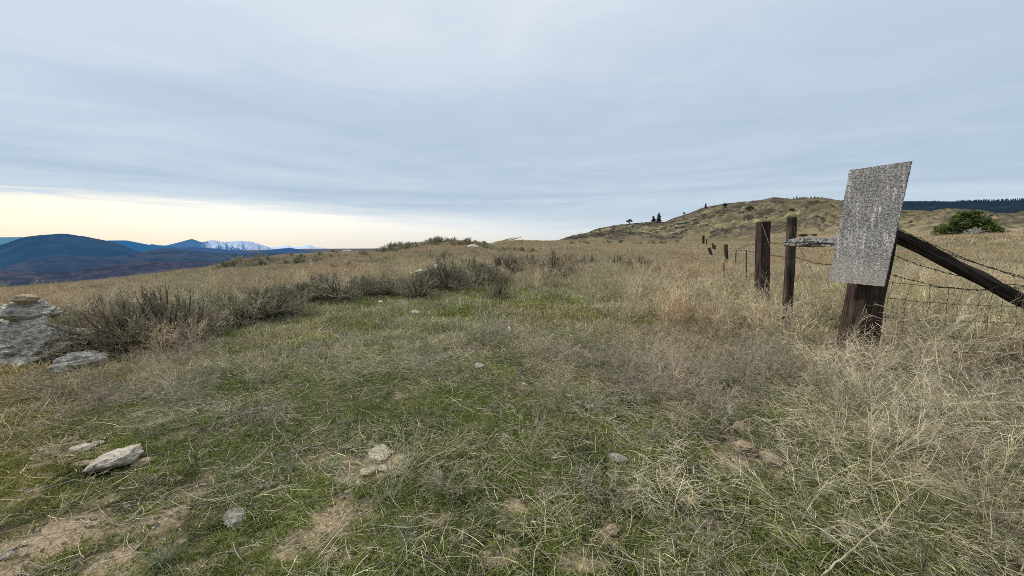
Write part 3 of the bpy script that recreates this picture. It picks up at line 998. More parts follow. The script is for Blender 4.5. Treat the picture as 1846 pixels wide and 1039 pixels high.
def f_weed_mid(s, k):
    paths_soup(s, weed_paths(random.uniform(.36, .50), 7, .42, 3, .2, 3), .007, GOLD + STRAW + THATCH[:1], .0034)


def f_greyweed(s, k):
    paths_soup(s, weed_paths(random.uniform(.25, .36), 9, .7, 3, .4, 3), .0045, GREYST, .0020)


def f_gold(s, k):       # field grass 12-40 m
    blades(s, 420, .75, .12, .34, .013, GOLD + STRAW[:2], .35, .5, 3, clump=26)


def f_goldfar(s, k):    # 40-260 m
    blades(s, 560, 3.0, .18, .42, .045, GOLD + STRAW[:2], .4, .4, 3, clump=60)


p_green = proto(f_green, 6, 'green_tuft', M['grass'])
p_greenm = proto(f_green_mid, 4, 'green_tuft_mid', M['grass'])
p_lit = proto(f_litter, 8, 'litter', M['straw'])
p_dry = proto(f_dry, 6, 'dry_tuft', M['straw'])
p_drym = proto(f_dry_mid, 5, 'dry_tuft_mid', M['straw'])
M['straw_dull'] = grass_mat('dull_straw', .82, .15, .6)
p_weed = proto(f_weed, 8, 'dead_weed', M['straw_dull'])
p_weedm = proto(f_weed_mid, 7, 'dead_weed_mid', M['straw'])
p_grey = proto(f_greyweed, 6, 'grey_weed', M['straw_dull'])
p_gold = proto(f_gold, 5, 'field_grass', M['straw_dull'])
p_goldf = proto(f_goldfar, 5, 'field_grass_far', M['straw_dull'])

# --- green turf
x, y = sector(4200, .55, 7)
gm_ = green_mask(x, y); so = soil_mask(x, y); nz = fbm(x / .6, y / .6, 3, 201)
k = (rng.random(len(x)) < (.95 * gm_ + .8 * (1 - gm_)) * (1 - .96 * so) * (.45 + 1.0 * sstep(.35, .55, nz))) & keepfree(x, y)
near = (place(x[k], y[k], .7, 1.15, 6, (.7, 1.3)), 6)
x, y = sector(8500, 7, 19)
gm_ = green_mask(x, y)
k = rng.random(len(x)) < (.85 * gm_ + .42 * (1 - gm_) * (1 - sstep(10, 15, np.hypot(x, y))))
mid = (place(x[k], y[k], .8, 1.3, 4, (.8, 1.3)), 4)
pp = merge(near, mid)
scatter('green_grass', 'short green spring grass carpeting the clearing in front', 'grass', p_green + p_greenm, *pp)

# --- straw litter and dry tufts
x, y = sector(3300, .55, 8)
so = soil_mask(x, y); gm_ = green_mask(x, y)
k = (rng.random(len(x)) < (.62 + .35 * (1 - gm_)) * (1 - .75 * so)) & keepfree(x, y)
scatter('straw_litter', 'fallen dry stems matted over the green grass', 'dry grass', p_lit, *place(x[k], y[k], .7, 1.3, 8))
x, y = sector(3000, .6, 7.5)
so = soil_mask(x, y); gm_ = green_mask(x, y); nz = fbm(x / .9, y / .9, 3, 202)
k = (rng.random(len(x)) < (.22 + .7 * (1 - gm_)) * (1 - .9 * so) * (.3 + 1.3 * sstep(.4, .6, nz))) & keepfree(x, y)
k &= keepfree(x, y, True)
a1 = (place(x[k], y[k], .6, 1.1, 6, (.6, 1.2)), 6)
x, y = sector(10500, 5.5, 19)
gm_ = green_mask(x, y)
nz = fbm(x / 1.1, y / 1.1, 3, 207)
k = rng.random(len(x)) < np.clip(.35 + .9 * sstep(.38, .6, nz) + .4 * (1 - gm_), 0, 1)
a2 = (place(x[k], y[k], .7, 1.3, 5, (.6, 1.2)), 5)
pp = merge(a1, a2)
scatter('dry_grass', 'pale dry bunches of grass standing through the green', 'dry grass', p_dry + p_drym, *pp)


def peb(k):
    me = rock_mesh('pebble_%d' % k, .012, .010, .007, [M['rock_tan'], M['rock_grey'], M['dirt'], M['rock_pale']][k % 4], 70 + k, 2, .2, 6)
    return me


x, y = sector(16000, .6, 5.5)
k = (rng.random(len(x)) < .03 + .75 * soil_mask(x, y))
pr_ = place(x[k], y[k], .25, 1.0, 8, (.7, 1.2))
pr_[2][:] *= (rng.random((len(pr_[2]), 1)) ** 3 * 2.2 + .5)
scatter('pebbles', 'crumbs of soil and small pebbles strewn over the bare patches', 'pebbles', [peb(k_) for k_ in range(8)], *pr_)


# --- dead weeds: dense on the right and beyond the clearing
def tall_mask(x, y):
    a = np.arctan2(x, y); r = np.hypot(x, y)
    gm_ = green_mask(x, y)
    right = sstep(float(az_of(1050)), float(az_of(1500)), a)
    m = (1 - gm_) * (.35 + .65 * right)
    return m


x, y = sector(3300, 1.1, 8.5)
k = (rng.random(len(x)) < tall_mask(x, y) * (1 - .8 * soil_mask(x, y)) * np.clip(.18 + 1.0 * sstep(.38, .62, fbm(x / .7, y / .7, 3, 205)), 0, 1) * .42) & keepfree(x, y, True)
b1_ = (place(x[k], y[k], .55, 1.1, 8, (.7, 1.1)), 8)
x, y = sector(11000, 7.5, 22)
k = rng.random(len(x)) < tall_mask(x, y) * np.clip(.2 + 1.1 * sstep(.36, .62, fbm(x / 1.6, y / 1.6, 3, 206)), 0, 1) * .75 
k &= keepfree(x, y, True)
b2_ = (place(x[k], y[k], .7, 1.15, 7, (.8, 1.2)), 7)
pp = merge(b1_, b2_)
scatter('dead_weeds', 'tangled straw coloured dead weeds filling the right side and field', 'dead weeds', p_weed + p_weedm, *pp)
x, y = sector(900, 2.0, 7)
a = np.arctan2(x, y)
pxx, pyy = project(x, y, terrain(x, y))
q = np.exp(-((pxx - 1230) / 170) ** 2 - ((pyy - 700) / 60) ** 2) + .8 * np.exp(-((pxx - 150) / 160) ** 2 - ((pyy - 700) / 45) ** 2) + .7 * np.exp(-((pxx - 1700) / 200) ** 2 - ((pyy - 690) / 50) ** 2) + .06
k = (rng.random(len(x)) < q) & keepfree(x, y)
k &= keepfree(x, y, True) | (rng.random(len(x)) < .3)
scatter('grey_weeds', 'flattened grey dead weeds matted beside the clearing', 'dead weeds', p_grey, *place(x[k], y[k], .6, 1.2, 6, (.5, 1.0)))

# --- golden field
x, y = sector(13000, 14, 60)
D = np.interp(np.arctan2(x, y), DA, DD)
k = (np.hypot(x, y) < D * 1.03) & (rng.random(len(x)) < .9)
c1 = (place(x[k], y[k], .8, 1.25, 5, (.6, 1.15)), 5)
x, y = sector(9500, 54, 250)
D = np.interp(np.arctan2(x, y), DA, DD)
k = (np.hypot(x, y) < D * 1.02) & (D > 75)
c2 = (place(x[k], y[k], .8, 1.3, 5, (.5, 1.0)), 5)
pp = merge(c1, c2)
scatter('field_grass', 'golden dry grass of the open field reaching back to the hill', 'dry grass', p_gold + p_goldf, *pp)

# ------------------------------------------------------------------ sagebrush
def sage_stems(seed, twigs=1.0):
    random.seed(seed)
    s = Soup(); tips = []
    ns = 38
    for i in range(ns):
        az = 6.283 * (i + random.random()) / ns
        lean = random.uniform(.05, 1.2)
        h = random.uniform(.7, 1.0) * (1 - .25 * lean)
        pts = [Vector((0, 0, 0))]; e = math.pi / 2 - lean * 1.05; a = az
        for k in range(5):
            a += random.gauss(0, .2); e += .02 + random.gauss(0, .14)
            pts.append(pts[-1] + Vector((math.cos(e) * math.cos(a), math.cos(e) * math.sin(a), math.sin(e))) * (h / 5))
        s.tube([tuple(p) for p in pts], np.linspace(.014, .004, 6), (.16, .125, .10), 3)
        for j in range(int(24 * twigs)):
            t = random.uniform(.25, 1) * 5; ii = min(int(t), 4)
            tips.append((pts[ii].lerp(pts[ii + 1], t - ii), a + random.gauss(0, 1.2), min(1.5, e + random.gauss(.05, .5))))
    n = len(tips); K = 4
    P_ = np.zeros((n, K, 3)); P_[:, 0] = [tuple(t[0]) for t in tips]
    a = np.array([t[1] for t in tips]); e = np.array([t[2] for t in tips]); ln = rng.uniform(.10, .26, n)
    for k in range(1, K):
        a = a + rng.normal(0, .15, n); e = np.clip(e + rng.normal(.05, .15, n), -.2, 1.45)
        P_[:, k] = P_[:, k - 1] + np.stack([np.cos(e) * np.cos(a), np.cos(e) * np.sin(a), np.sin(e)], -1) * (ln / (K - 1))[:, None]
    P_[:, :, 2] = np.maximum(P_[:, :, 2], .02)
    d = unit(P_[:, -1] - P_[:, 0]); side = unit(np.cross(d, rng.normal(0, 1, (n, 3))))
    w = np.linspace(.007, .003, K)[None, :] * np.ones((n, 1))
    s.ribbons(P_, w, side, palette(n, [(.33, .27, .19), (.42, .36, .26), (.25, .205, .15), (.50, .44, .32)], .15))
    return s, P_


def sage_leaves(P_, per=7, size=.026, cols=None):
    s = Soup(); n = len(P_)
    idx = np.repeat(np.arange(n), per); t = rng.uniform(.8, 3, len(idx)); ii = np.minimum(t.astype(int), 2); f = (t - ii)[:, None]
    b = P_[idx, ii] * (1 - f) + P_[idx, ii + 1] * f
    m = len(b)
    d = unit(rng.normal(0, 1, (m, 3)) + unit(P_[idx, 3] - P_[idx, 0]) * 1.4 + np.array([0, 0, .4]))
    L_ = size * rng.uniform(.6, 1.3, (m, 1))
    path = np.stack([b, b + d * L_ * .5, b + d * L_], 1)
    side = unit(np.cross(d, rng.normal(0, 1, (m, 3))))
    w = np.array([.35, 1, .3])[None, :] * (size * .26) * np.ones((m, 1))
    s.ribbons(path, w, side, palette(m, cols or [(.33, .31, .20), (.27, .255, .17), (.40, .37, .25), (.22, .20, .15), (.33, .28, .20)], .2))
    return s


SAGE = []
for k in range(5):
    st, pp_ = sage_stems(500 + k)
    ms = st.mesh('sagebrush_stems', M['sage_mid'])
    ml = sage_leaves(pp_).mesh('sagebrush_foliage', M['sage_mid'])
    SAGE.append((ms, ml))
SAGE_D = []
for a_, b_ in SAGE:
    a2, b2_m = a_.copy(), b_.copy()
    for q_ in (a2, b2_m): q_.materials.clear(); q_.materials.append(M['sage_dark'])
    SAGE_D.append((a2, b2_m))
# one-mesh version for small far ones
FARSAGE = []
for k in range(4):
    random.seed(700 + k)
    st, pp_ = sage_stems(600 + k, .5)
    lv = sage_leaves(pp_, 5, .07)
    for a_, b_ in ((st.V, lv.V),): a_.extend(b_)
    st.F.extend([f + st.n for f in lv.F]); st.C.extend(lv.C); st.n += lv.n
    FARSAGE.append(st.mesh('low_sagebrush', M['sage']))
random.seed(11)


def sagebrush(px, py, hpx, wpx, label, k, rz):
    g = ground(px, py)
    d = g.y * cp - (g.z - EYE) * sp
    h = hpx / F * d; w = wpx / F * d
    o = empty('sagebrush', g); o.rotation_euler = (0, 0, rz)
    o.scale = (w / .92, w / .92, h / 1.0)
    S_ = SAGE_D if label.startswith(('dark', 'blackish', 'small dark', 'purplish', 'brown upright', 'spiky dark', 'thin dark')) else SAGE
    link('stems', S_[k % 5][0], o); link('foliage', S_[k % 5][1], o)
    tag(o, label, 'shrub', 'sagebrush in the row across the field')
    ROCKY_KEEP.append((g.x, g.y, w * .2))


SB = [(196, 628, 92, 100, 'brown grey shrub just behind the boulder cairn'),
      (222, 640, 112, 150, 'tallest and widest brown shrub right of the cairn'),
      (300, 628, 112, 150, 'spiky dark shrub with upright stems, second to the right of the cairn'),
      (352, 612, 70, 110, 'low brown shrub filling the gap right of the spiky one'),
      (420, 590, 62, 110, 'grey brown shrub left of the dark shrub at the clearing corner'),
      (395, 560, 40, 70, 'small grey shrub behind the left part of the row'),
      (485, 578, 62, 130, 'dark shrub at the corner of the green clearing'),
      (545, 548, 40, 60, 'small dark shrub touching the left side of the blackish one'),
      (595, 545, 52, 120, 'blackish wide sagebrush in the middle of the row'),
      (655, 532, 36, 60, 'thin low shrub right of the blackish sagebrush'),
      (700, 534, 36, 60, 'low grey shrub left of the pale outcrop'),
      (752, 538, 46, 80, 'grey shrub directly below the pale outcrop'),
      (806, 524, 60, 80, 'brown upright shrub just right of the pale outcrop'),
      (803, 480, 28, 34, 'thin dark bush sticking up behind the pale outcrop'),
      (776, 473, 18, 16, 'slim dead stem bush on the slope above the outcrop'),
      (858, 512, 44, 80, 'dark shrub in the dense middle right part of the row'),
      (905, 503, 46, 80, 'purplish shrub with spiky top right of the dense part'),
      (952, 500, 30, 60, 'short brown shrub between two taller purplish ones'),
      (1000, 503, 50, 90, 'grey green shrub before the gap in the row'),
      (1066, 488, 28, 44, 'small isolated grey shrub in the golden field'),
      (1112, 492, 36, 70, 'grey shrub left of the last one in the row'),
      (1152, 494, 36, 50, 'last grey shrub at the right end of the row'),
      (900, 540, 30, 60, 'small half dead brown shrub in front of the row'),
      (640, 505, 20, 60, 'faint low shrub in the tan field behind the row')]
for k, (a, b, h, w, lab) in enumerate(SB):
    sagebrush(a, b, h, w, lab, k, k * 1.7)

rf_ = random.Random(21)
LINE = [(105, 606, 66), (200, 620, 78), (300, 610, 74), (400, 588, 56), (500, 568, 50), (600, 542, 46), (700, 532, 36), (800, 518, 44), (900, 506, 40), (1000, 500, 36), (1150, 492, 30)]
for t_ in range(64):
    px = 105 + (1150 - 105) * (t_ / 64) ** 1.15 + rf_.uniform(-12, 12)
    by = float(np.interp(px, [q[0] for q in LINE], [q[1] for q in LINE])) + rf_.uniform(-16, 5)
    hh = float(np.interp(px, [q[0] for q in LINE], [q[2] for q in LINE])) * rf_.uniform(.55, .9)
    sagebrush(px, by, hh, hh * rf_.uniform(1.5, 2.2), ('dark ' if (t_ % 5 in (1, 3) or 540 < px < 660 or 760 < px < 860) else '') + 'brown sagebrush filling the row between its taller shrubs', t_, rf_.random() * 6.28)
r2 = random.Random(5)


def band(n, fx, label, group, s0, s1):
    for _ in range(n):
        px, py = fx()
        g = ground(px, py)
        if math.hypot(g.x, g.y) > 240: continue
        o = link('low_sagebrush', FARSAGE[r2.randrange(4)], loc=g)
        s = r2.uniform(s0, s1)
        o.scale = (s * 1.3, s * 1.3, s * r2.uniform(.6, 1)); o.rotation_euler = (0, 0, r2.random() * 6.28)
        tag(o, label, 'shrub', group)


def crest():
    px = r2.uniform(655, 880); y0 = np.interp(px, [p[0] for p in SIL], [p[1] for p in SIL])
    return px, y0 + 1 + 12 * r2.random() ** 1.6


band(75, crest, 'low dark sagebrush on top of the rounded mound left of centre', 'sagebrush on the mound', .5, 1.1)
band(22, lambda: (r2.uniform(870, 965), r2.uniform(449, 460)), 'low dark sagebrush in the strip behind the mound foot', 'sagebrush in the strip beside the mound', .4, .8)
band(34, lambda: (lambda t: (390 + 190 * t, 487 - 12 * t + r2.uniform(-7, 4)))(r2.random()), 'low dark sagebrush on the slope at left before the skyline', 'sagebrush on the left slope', .45, .95)
band(12, lambda: (r2.uniform(500, 640), r2.uniform(457, 470)), 'small sagebrush dotted along the skyline left of the mound', 'sagebrush along the left skyline', .3, .7)
band(24, lambda: (r2.uniform(1030, 1230), r2.uniform(436, 441)), 'distant sagebrush at the far edge of the golden field', 'sagebrush at the field edge', .8, 1.8)
band(10, lambda: (r2.uniform(600, 700), r2.uniform(470, 490)), 'faint sagebrush in the tan field left of the outcrop', 'faint sagebrush in the tan field', .3, .6)

# scrub and boulders on the hill side
def f_scrub(s, k):
    blades(s, 90, .6, .3, .9, .22, [(.08, .075, .055), (.11, .10, .075), (.055, .055, .04), (.15, .13, .10)], .9, .5, 3)


p_scrub = proto(f_scrub, 4, 'hill_scrub', M['sage'])
x, y = sector(60000, 150, 700, 1.06)
a = np.arctan2(x, y); r = np.hypot(x, y); D = np.interp(a, DA, DD); HD = np.interp(a, HDA, HDD)
b1 = fbm(x / 40, y / 16, 5, 111); b2 = fbm(x / 9, y / 4.5, 4, 112)
lg_ = ledge(a, np.clip((r - D) / (HD - D), 0, 1.2))
rk = np.clip(np.exp(-((lg_ - .47) / .014) ** 2) + np.exp(-((lg_ - .545) / .012) ** 2) + .8 * np.exp(-((lg_ - .60) / .010) ** 2), 0, 1) * (.45 + .65 * (1 - sstep(float(az_of(1180)), float(az_of(1420)), a)))
k = (a > AZ_H1 - .01) & (r > D * 1.05) & (r < HD * 1.01) & (rng.random(len(x)) < rk * .30 + .003)
scatter('hill_scrub', 'dark scrub and rubble speckling the grassy hillside', 'scrub', p_scrub, *place(x[k], y[k], .4, 1.2, 4, (.35, .8)))


# ------------------------------------------------------------------ trees
def conifer(seed, h=1.0, wide=.26, layers=16, gap=.12):
    """trunk + crown of needle clumps, unit height"""
    r = random.Random(seed); t = Soup()
    t.tube([(0, 0, -.03), (.004, 0, .5), (0, .004, .98)], [.022, .014, .003], (.06, .045, .035), 6)
    s = Soup(); B = []
    for i in range(layers):
        z = .12 + .86 * i / layers; L_ = wide * (1 - z) ** .8 + .03
        nb = max(4, int(11 * (1 - z)) + 3)
        for j in range(nb):
            if r.random() < gap: continue
            a = r.random() * 6.283; ln = L_ * r.uniform(.5, 1.15)
            B.append((z + r.gauss(0, .012), a, ln))
    for (z, a, ln) in B:
        for m_ in range(9):
            f = (m_ + 1) / 9
            c = np.array([math.cos(a) * ln * f, math.sin(a) * ln * f, z - .25 * ln * f + .12 * ln * f * f])
            n = 5
            d = unit(rng.normal(0, 1, (n, 3)) + np.array([math.cos(a), math.sin(a), .1]))
            b = c + rng.normal(0, .008, (n, 3))
            L2 = rng.uniform(.03, .055, (n, 1))
            path = np.stack([b, b + d * L2], 1)
            s.ribbons(path, np.full((n, 2), .016), unit(np.cross(d, rng.normal(0, 1, (n, 3)))), palette(n, [(.03, .05, .025), (.045, .07, .03), (.02, .035, .02)], .25))
    return t.mesh('trunk', M['sage']), s.mesh('crown', M['grass'])


def rounded_tree(seed, n=2600, leaf=.045, cols=None, lobes=9):
    r = np.random.default_rng(seed)
    t = Soup(); s = Soup()
    for i in range(lobes):
        a = i / lobes * 6.283 + r.normal(0, .3); el = r.uniform(.15, 1.3); ln = r.uniform(.28, .5)
        c = np.array([math.cos(a) * math.cos(el) * ln, math.sin(a) * math.cos(el) * ln, .25 + math.sin(el) * ln * .95])
        mid = c * .5 + r.normal(0, .03, 3)
        t.tube([(0, 0, -.03), tuple(mid * [.6, .6, .8]), tuple(c)], [.03, .016, .006], (.07, .05, .04), 5)
        m_ = n // lobes
        rad = r.uniform(.13, .24)
        u = unit(r.normal(0, 1, (m_, 3))) * (rad * r.random((m_, 1)) ** .45) * np.array([1.15, 1.15, .8])
        b = c + u
        b[:, 2] = np.maximum(b[:, 2], .03)
        d = unit(r.normal(0, 1, (m_, 3)) + u / rad)
        L2 = leaf * r.uniform(.6, 1.3, (m_, 1))
        path = np.stack([b, b + d * L2], 1)
        s.ribbons(path, np.full((m_, 2), leaf * .5), unit(np.cross(d, r.normal(0, 1, (m_, 3)))),
                  palette(m_, cols or [(.05, .085, .028), (.035, .06, .022), (.075, .115, .035), (.02, .04, .018)], .22))
    return t.mesh('trunk', M['sage']), s.mesh('crown', M['grass'])


def tree(name, meshes, pos, h, w, label, cat='tree', group=None, rz=0):
    o = empty(name, pos); o.scale = (w, w, h); o.rotation_euler = (0, 0, rz)
    link('trunk', meshes[0], o); link('crown', meshes[1], o)
    tag(o, label, cat, group)
    return o


con = [conifer(900 + k, layers=14) for k in range(3)]
rnd = [rounded_tree(950 + k) for k in range(3)]


def on_hill(px, py):
    """first hit of the sight line, else the crest in that direction"""
    x, y, z = [float(v) for v in raydir(px, py)]
    h = math.hypot(x, y); R = np.linspace(60, 750, 3000)
    X = x / h * R; Y = y / h * R; Z = EYE + z / h * R
    T = terrain(X, Y)
    hit = np.nonzero(Z <= T)[0]
    if len(hit): i = hit[0]
    else: i = int(np.argmax((T - EYE) / R))
    return Vector((X[i], Y[i], T[i]))


def hill_tree(px, py, hpx, wpx, kind, label, k=0, name='pine_tree'):
    g = on_hill(px, py); d = g.y
    h = hpx / F * d; w = wpx / F * d
    g.z -= h * .04
    if kind == 'c': tree(name, con[k % 3], g, h * 1.04, w / .56, label, rz=k)
    else: tree(name, rnd[k % 3], g, h / .95, w / 1.15, label, rz=k)


hill_tree(1135, 403, 11, 11, 'r', 'leftmost small dark tree on the hill skyline', 0, 'juniper_tree')
hill_tree(1178, 400, 11, 11, 'c', 'shorter of the two conifers standing together on the skyline', 1)
hill_tree(1187.5, 400, 17, 11, 'c', 'taller conifer of the pair on the skyline', 0)
hill_tree(1233, 386, 6, 5, 'r', 'tiny tree on the skyline right of the conifer pair', 1, 'juniper_tree')
hill_tree(1272, 375, 8, 5, 'c', 'small slim tree on the steep skyline of the hill', 2)
hill_tree(1307, 375, 11, 11, 'r', 'round dark tree just below the hill skyline', 2, 'juniper_tree')
hill_tree(1352, 381, 13, 14, 'r', 'dark round tree on the open face of the hill', 0, 'juniper_tree')
hill_tree(1427, 381, 6, 12, 'r', 'small flat bush high on the hill above the thin fence post', 1, 'juniper_tree')
hill_tree(1448, 426, 5, 22, 'r', 'left of two dark bushes in the field above the grey rail', 2, 'juniper_tree')
hill_tree(1468, 426, 5, 14, 'r', 'right of two dark bushes in the field above the grey rail', 1, 'juniper_tree')
for k, px in enumerate([1438, 1443, 1449, 1455, 1462, 1470, 1477, 1483, 1490]):
    g = on_hill(px, 350); g.y += 20; g.x += 10; g.z = tz(g.x, g.y) + .5
    tree('pine_tree', con[k % 3], g, random.uniform(2.4, 3.8), random.uniform(3, 4.5), 'tiny pine poking up behind the summit of the hill', group='pines behind the summit', rz=k)
# green juniper in the field
g = ground(1740, 423)
jd = g.y


def dome_bush(seed, n, leaf, cols):
    r = np.random.default_rng(seed); t = Soup(); s = Soup()
    spots = [(-.46, .16, .13), (-.38, .26, .12), (-.30, .14, .15), (-.22, .34, .14), (-.16, .62, .13), (-.20, .50, .12), (-.08, .40, .2), (-.02, .74, .14), (.08, .66, .15), (.06, .42, .2), (.18, .56, .15),
             (.24, .36, .17), (.33, .42, .12), (.36, .22, .14), (.46, .16, .11), (.0, .2, .2), (.15, .18, .2), (-.15, .2, .18), (-.44, .30, .08), (.28, .52, .09), (.48, .25, .08), (-.12, .76, .07), (.12, .8, .07)]
    for (cx, cz, rd) in spots:
        for rep_ in range(3):
            cy = r.normal(0, .14)
            c = np.array([cx + r.normal(0, .03), cy, cz + r.normal(0, .03)])
            if rep_ == 0: t.tube([(0, 0, -.05), tuple(c * [.5, .6, .45]), tuple(c)], [.03, .016, .005], (.07, .05, .04), 5)
            m_ = n // (len(spots) * 3); rad = rd * r.uniform(.6, 1.0)
            u = unit(r.normal(0, 1, (m_, 3))) * (rad * r.random((m_, 1)) ** .4)
            b = c + u; b[:, 2] = np.maximum(b[:, 2], .02)
            d = unit(r.normal(0, 1, (m_, 3)) + u / rad + np.array([0, 0, .5])); L2 = leaf * r.uniform(.6, 1.4, (m_, 1))
            s.ribbons(np.stack([b, b + d * L2], 1), np.full((m_, 2), leaf * .55), unit(np.cross(d, r.normal(0, 1, (m_, 3)))), palette(m_, cols, .25))
    return t.mesh('trunk', M['sage']), s.mesh('crown', M['grass'])


big = dome_bush(999, 9000, .035, [(.12, .18, .045), (.09, .13, .035), (.17, .23, .065), (.05, .075, .025)])
w = 98 / F * jd
tree('juniper_tree', big, g, 41 / F * jd / .86, w / 1.33, 'broad green juniper in the field right of the blank sign', rz=-.75)
for k, (px, w_) in enumerate([(1738, 28), (1716, 22)]):
    gg = ground(px, 424)
    o = link('low_sagebrush', FARSAGE[k].copy(), loc=gg - Vector((0, 1.2, 0)))
    o.scale = (w_ / F * jd, w_ / F * jd, 12 / F * jd)
    tag(o, ['pale dry bush right in front of the green juniper', 'pale dry bush at the left foot of the green juniper'][k], 'shrub')
    a_ = o.data.attributes['Col']; n_ = len(a_.data); c_ = np.zeros(n_ * 4, np.float32); a_.data.foreach_get('color', c_)
    c_ = c_.reshape(-1, 4); c_[:, :3] = np.clip(c_[:, :3] * 3.2, 0, .5); a_.data.foreach_set('color', c_.ravel())

# forest on the ridge
def f_pine(s, k):
    r = np.random.default_rng(1200 + k)
    s.tube([(0, 0, -1), (0, 0, 6)], [.35, .2], (.04, .03, .025), 4)
    n = 120; z = r.random(n) ** .8 * 14 + 1.5; rad = (16.5 - z) * .24 + .2
    a = r.random(n) * 6.283
    b = np.stack([np.cos(a) * rad * .3, np.sin(a) * rad * .3, z + .6], -1); e = np.stack([np.cos(a) * rad, np.sin(a) * rad, z - .6], -1)
    d = unit(e - b)
    s.ribbons(np.stack([b, e], 1), np.stack([np.full(n, 1.6), np.full(n, .5)], 1), unit(np.cross(d, r.normal(0, 1, (n, 3)))),
              palette(n, [(.02, .04, .045), (.03, .055, .055), (.015, .03, .035)], .25))


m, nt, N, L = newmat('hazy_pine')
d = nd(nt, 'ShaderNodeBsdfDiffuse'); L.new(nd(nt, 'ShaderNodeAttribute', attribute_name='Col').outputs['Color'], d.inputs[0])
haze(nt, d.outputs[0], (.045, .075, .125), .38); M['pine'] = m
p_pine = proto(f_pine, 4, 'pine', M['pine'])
dg = bpy.context.evaluated_depsgraph_get()
me = fr.data
vc = np.zeros(len(me.vertices) * 3, np.float32); me.vertices.foreach_get('co', vc); vc = vc.reshape(90, 420, 3)
ii = rng.integers(20, 68, 15000); jj = rng.integers(20, 415, 15000)
u = rng.random((15000, 1)); v = rng.random((15000, 1))
ii2 = np.minimum(ii + 1, 89); jj2 = np.minimum(jj + 1, 419)
pts = (vc[ii, jj] * (1 - u) + vc[ii2, jj] * u) * (1 - v) + (vc[ii, jj2] * (1 - u) + vc[ii2, jj2] * u) * v
nzf = fbm(pts[:, 0] / 120, pts[:, 1] / 120, 3, 300)
kk = nzf > .40
pts = pts[kk]; n = len(pts)
s_ = rng.uniform(.16, .46, n) * (.7 + .6 * vnoise(pts[:, 0] / 60, pts[:, 1] / 60, 9))
scatter('pine_forest', 'dark pine forest covering the distant ridge on the right', 'forest', p_pine, pts,
        np.stack([np.zeros(n), np.zeros(n), rng.random(n) * 6.28], -1), np.stack([s_ * 1.2, s_ * 1.2, s_], -1), rng.integers(0, 4, n))


# ------------------------------------------------------------------ fence
def timber(name, a, b, wx, wy, mat, label, cat='fence post', round_=False, n=26, taper=1.0, seed=0, group=None, rough=.012, ragged=0.0, twist=0.3, bow=0.0):
    """rough wooden piece from a to b; local z runs along it"""
    a = Vector(a); b = Vector(b); L_ = (b - a).length
    sides = 20; rr = random.Random(seed)
    V = []; Fq_ = []
    for i in range(n + 1):
        t = i / n
        for j in range(sides):
            th = 6.28318 * j / sides
            if round_:
                x, y = math.cos(th), math.sin(th)
                k = 1 + .06 * math.sin(3 * th + seed)
                x *= k; y *= k
            else:
                c, s = math.cos(th + .7854), math.sin(th + .7854); q = max(abs(c), abs(s)); q = q ** .93
                x, y = c / q, s / q
            sc = 1 + (taper - 1) * t
            p = Vector((x * wx * .5 * sc, y * wy * .5 * sc, t * L_))
            nn = mnoise.noise(Vector((x * 2.2 + seed, y * 2.2, t * L_ * 1.2))) * rough + mnoise.noise(Vector((x * 9 + seed, y * 9, t * L_ * 2.0))) * rough * .8
            p.x += x * nn; p.y += y * nn
            if bow: p.x += bow * math.sin(t * 3.14)
            if ragged and t > .999: p.z += ragged * mnoise.noise(Vector((x * 3 + seed, y * 3, 5)))
            V.append(tuple(p))
    for i in range(n):
        for j in range(sides):
            j2 = (j + 1) % sides
            Fq_.append((i * sides + j, i * sides + j2, (i + 1) * sides + j2, (i + 1) * sides + j))
    me = bpy.data.meshes.new(name)
    caps = [tuple(range(sides))[::-1], tuple(n * sides + j for j in range(sides))]
    me.from_pydata(V, [], Fq_ + caps); me.materials.append(mat)
    for pl in me.polygons[:-2]: pl.use_smooth = round_
    o = link(name, me, loc=a)
    q = (b - a).to_track_quat('Z', 'Y')
    o.rotation_mode = 'QUATERNION'
    o.rotation_quaternion = q
    return tag(o, label, cat, group)


DS = 5.0
pbot = P(1533, 690, DS); ptop = P(1580, 415, DS)
pbot.z = min(pbot.z, tz(pbot.x, pbot.y) - .1)
timber('fence_post', pbot, ptop, .31, .27, M['dark_wood'], 'thick dark squared corner post carrying the blank sign', seed=3, n=60, rough=.014)

b1p = P(1417, 612, 7.3); b1p.z = min(b1p.z, tz(b1p.x, b1p.y) - .1)
timber('fence_post', b1p, P(1427, 392, 7.3), .155, .15, M['brown_wood'], 'thinner leaning brown post holding the grey rail end', seed=5, n=50, rough=.018, ragged=.03, round_=True)
b2p = P(1372, 590, 8.6); b2p.z = min(b2p.z, tz(b2p.x, b2p.y) - .1)
timber('fence_post', b2p, P(1376.5, 400, 8.6), .215, .21, M['dark_wood'], 'thick square topped post left of the thin leaning one', seed=6, n=50, rough=.012)

# nails / staples on the sign post
ra = P(1423, 438, 7.12); rb = P(1592, 434, 5.0)
timber('fence_rail', ra, rb, .155, .12, M['lichen_wood'], 'grey lichen crusted horizontal rail from the thin post to the sign post', 'fence rail', seed=8, n=60, rough=.03)
timber('brace_log', P(1600, 418, 4.98), P(1990, 617, 4.75), .128, .128, M['log_wood'], 'dark round log slanting down from the sign post to the right', 'log', True, 70, 1.1, seed=9, rough=.035)
# bark splinters on the log
lg = bpy.data.objects['brace_log']

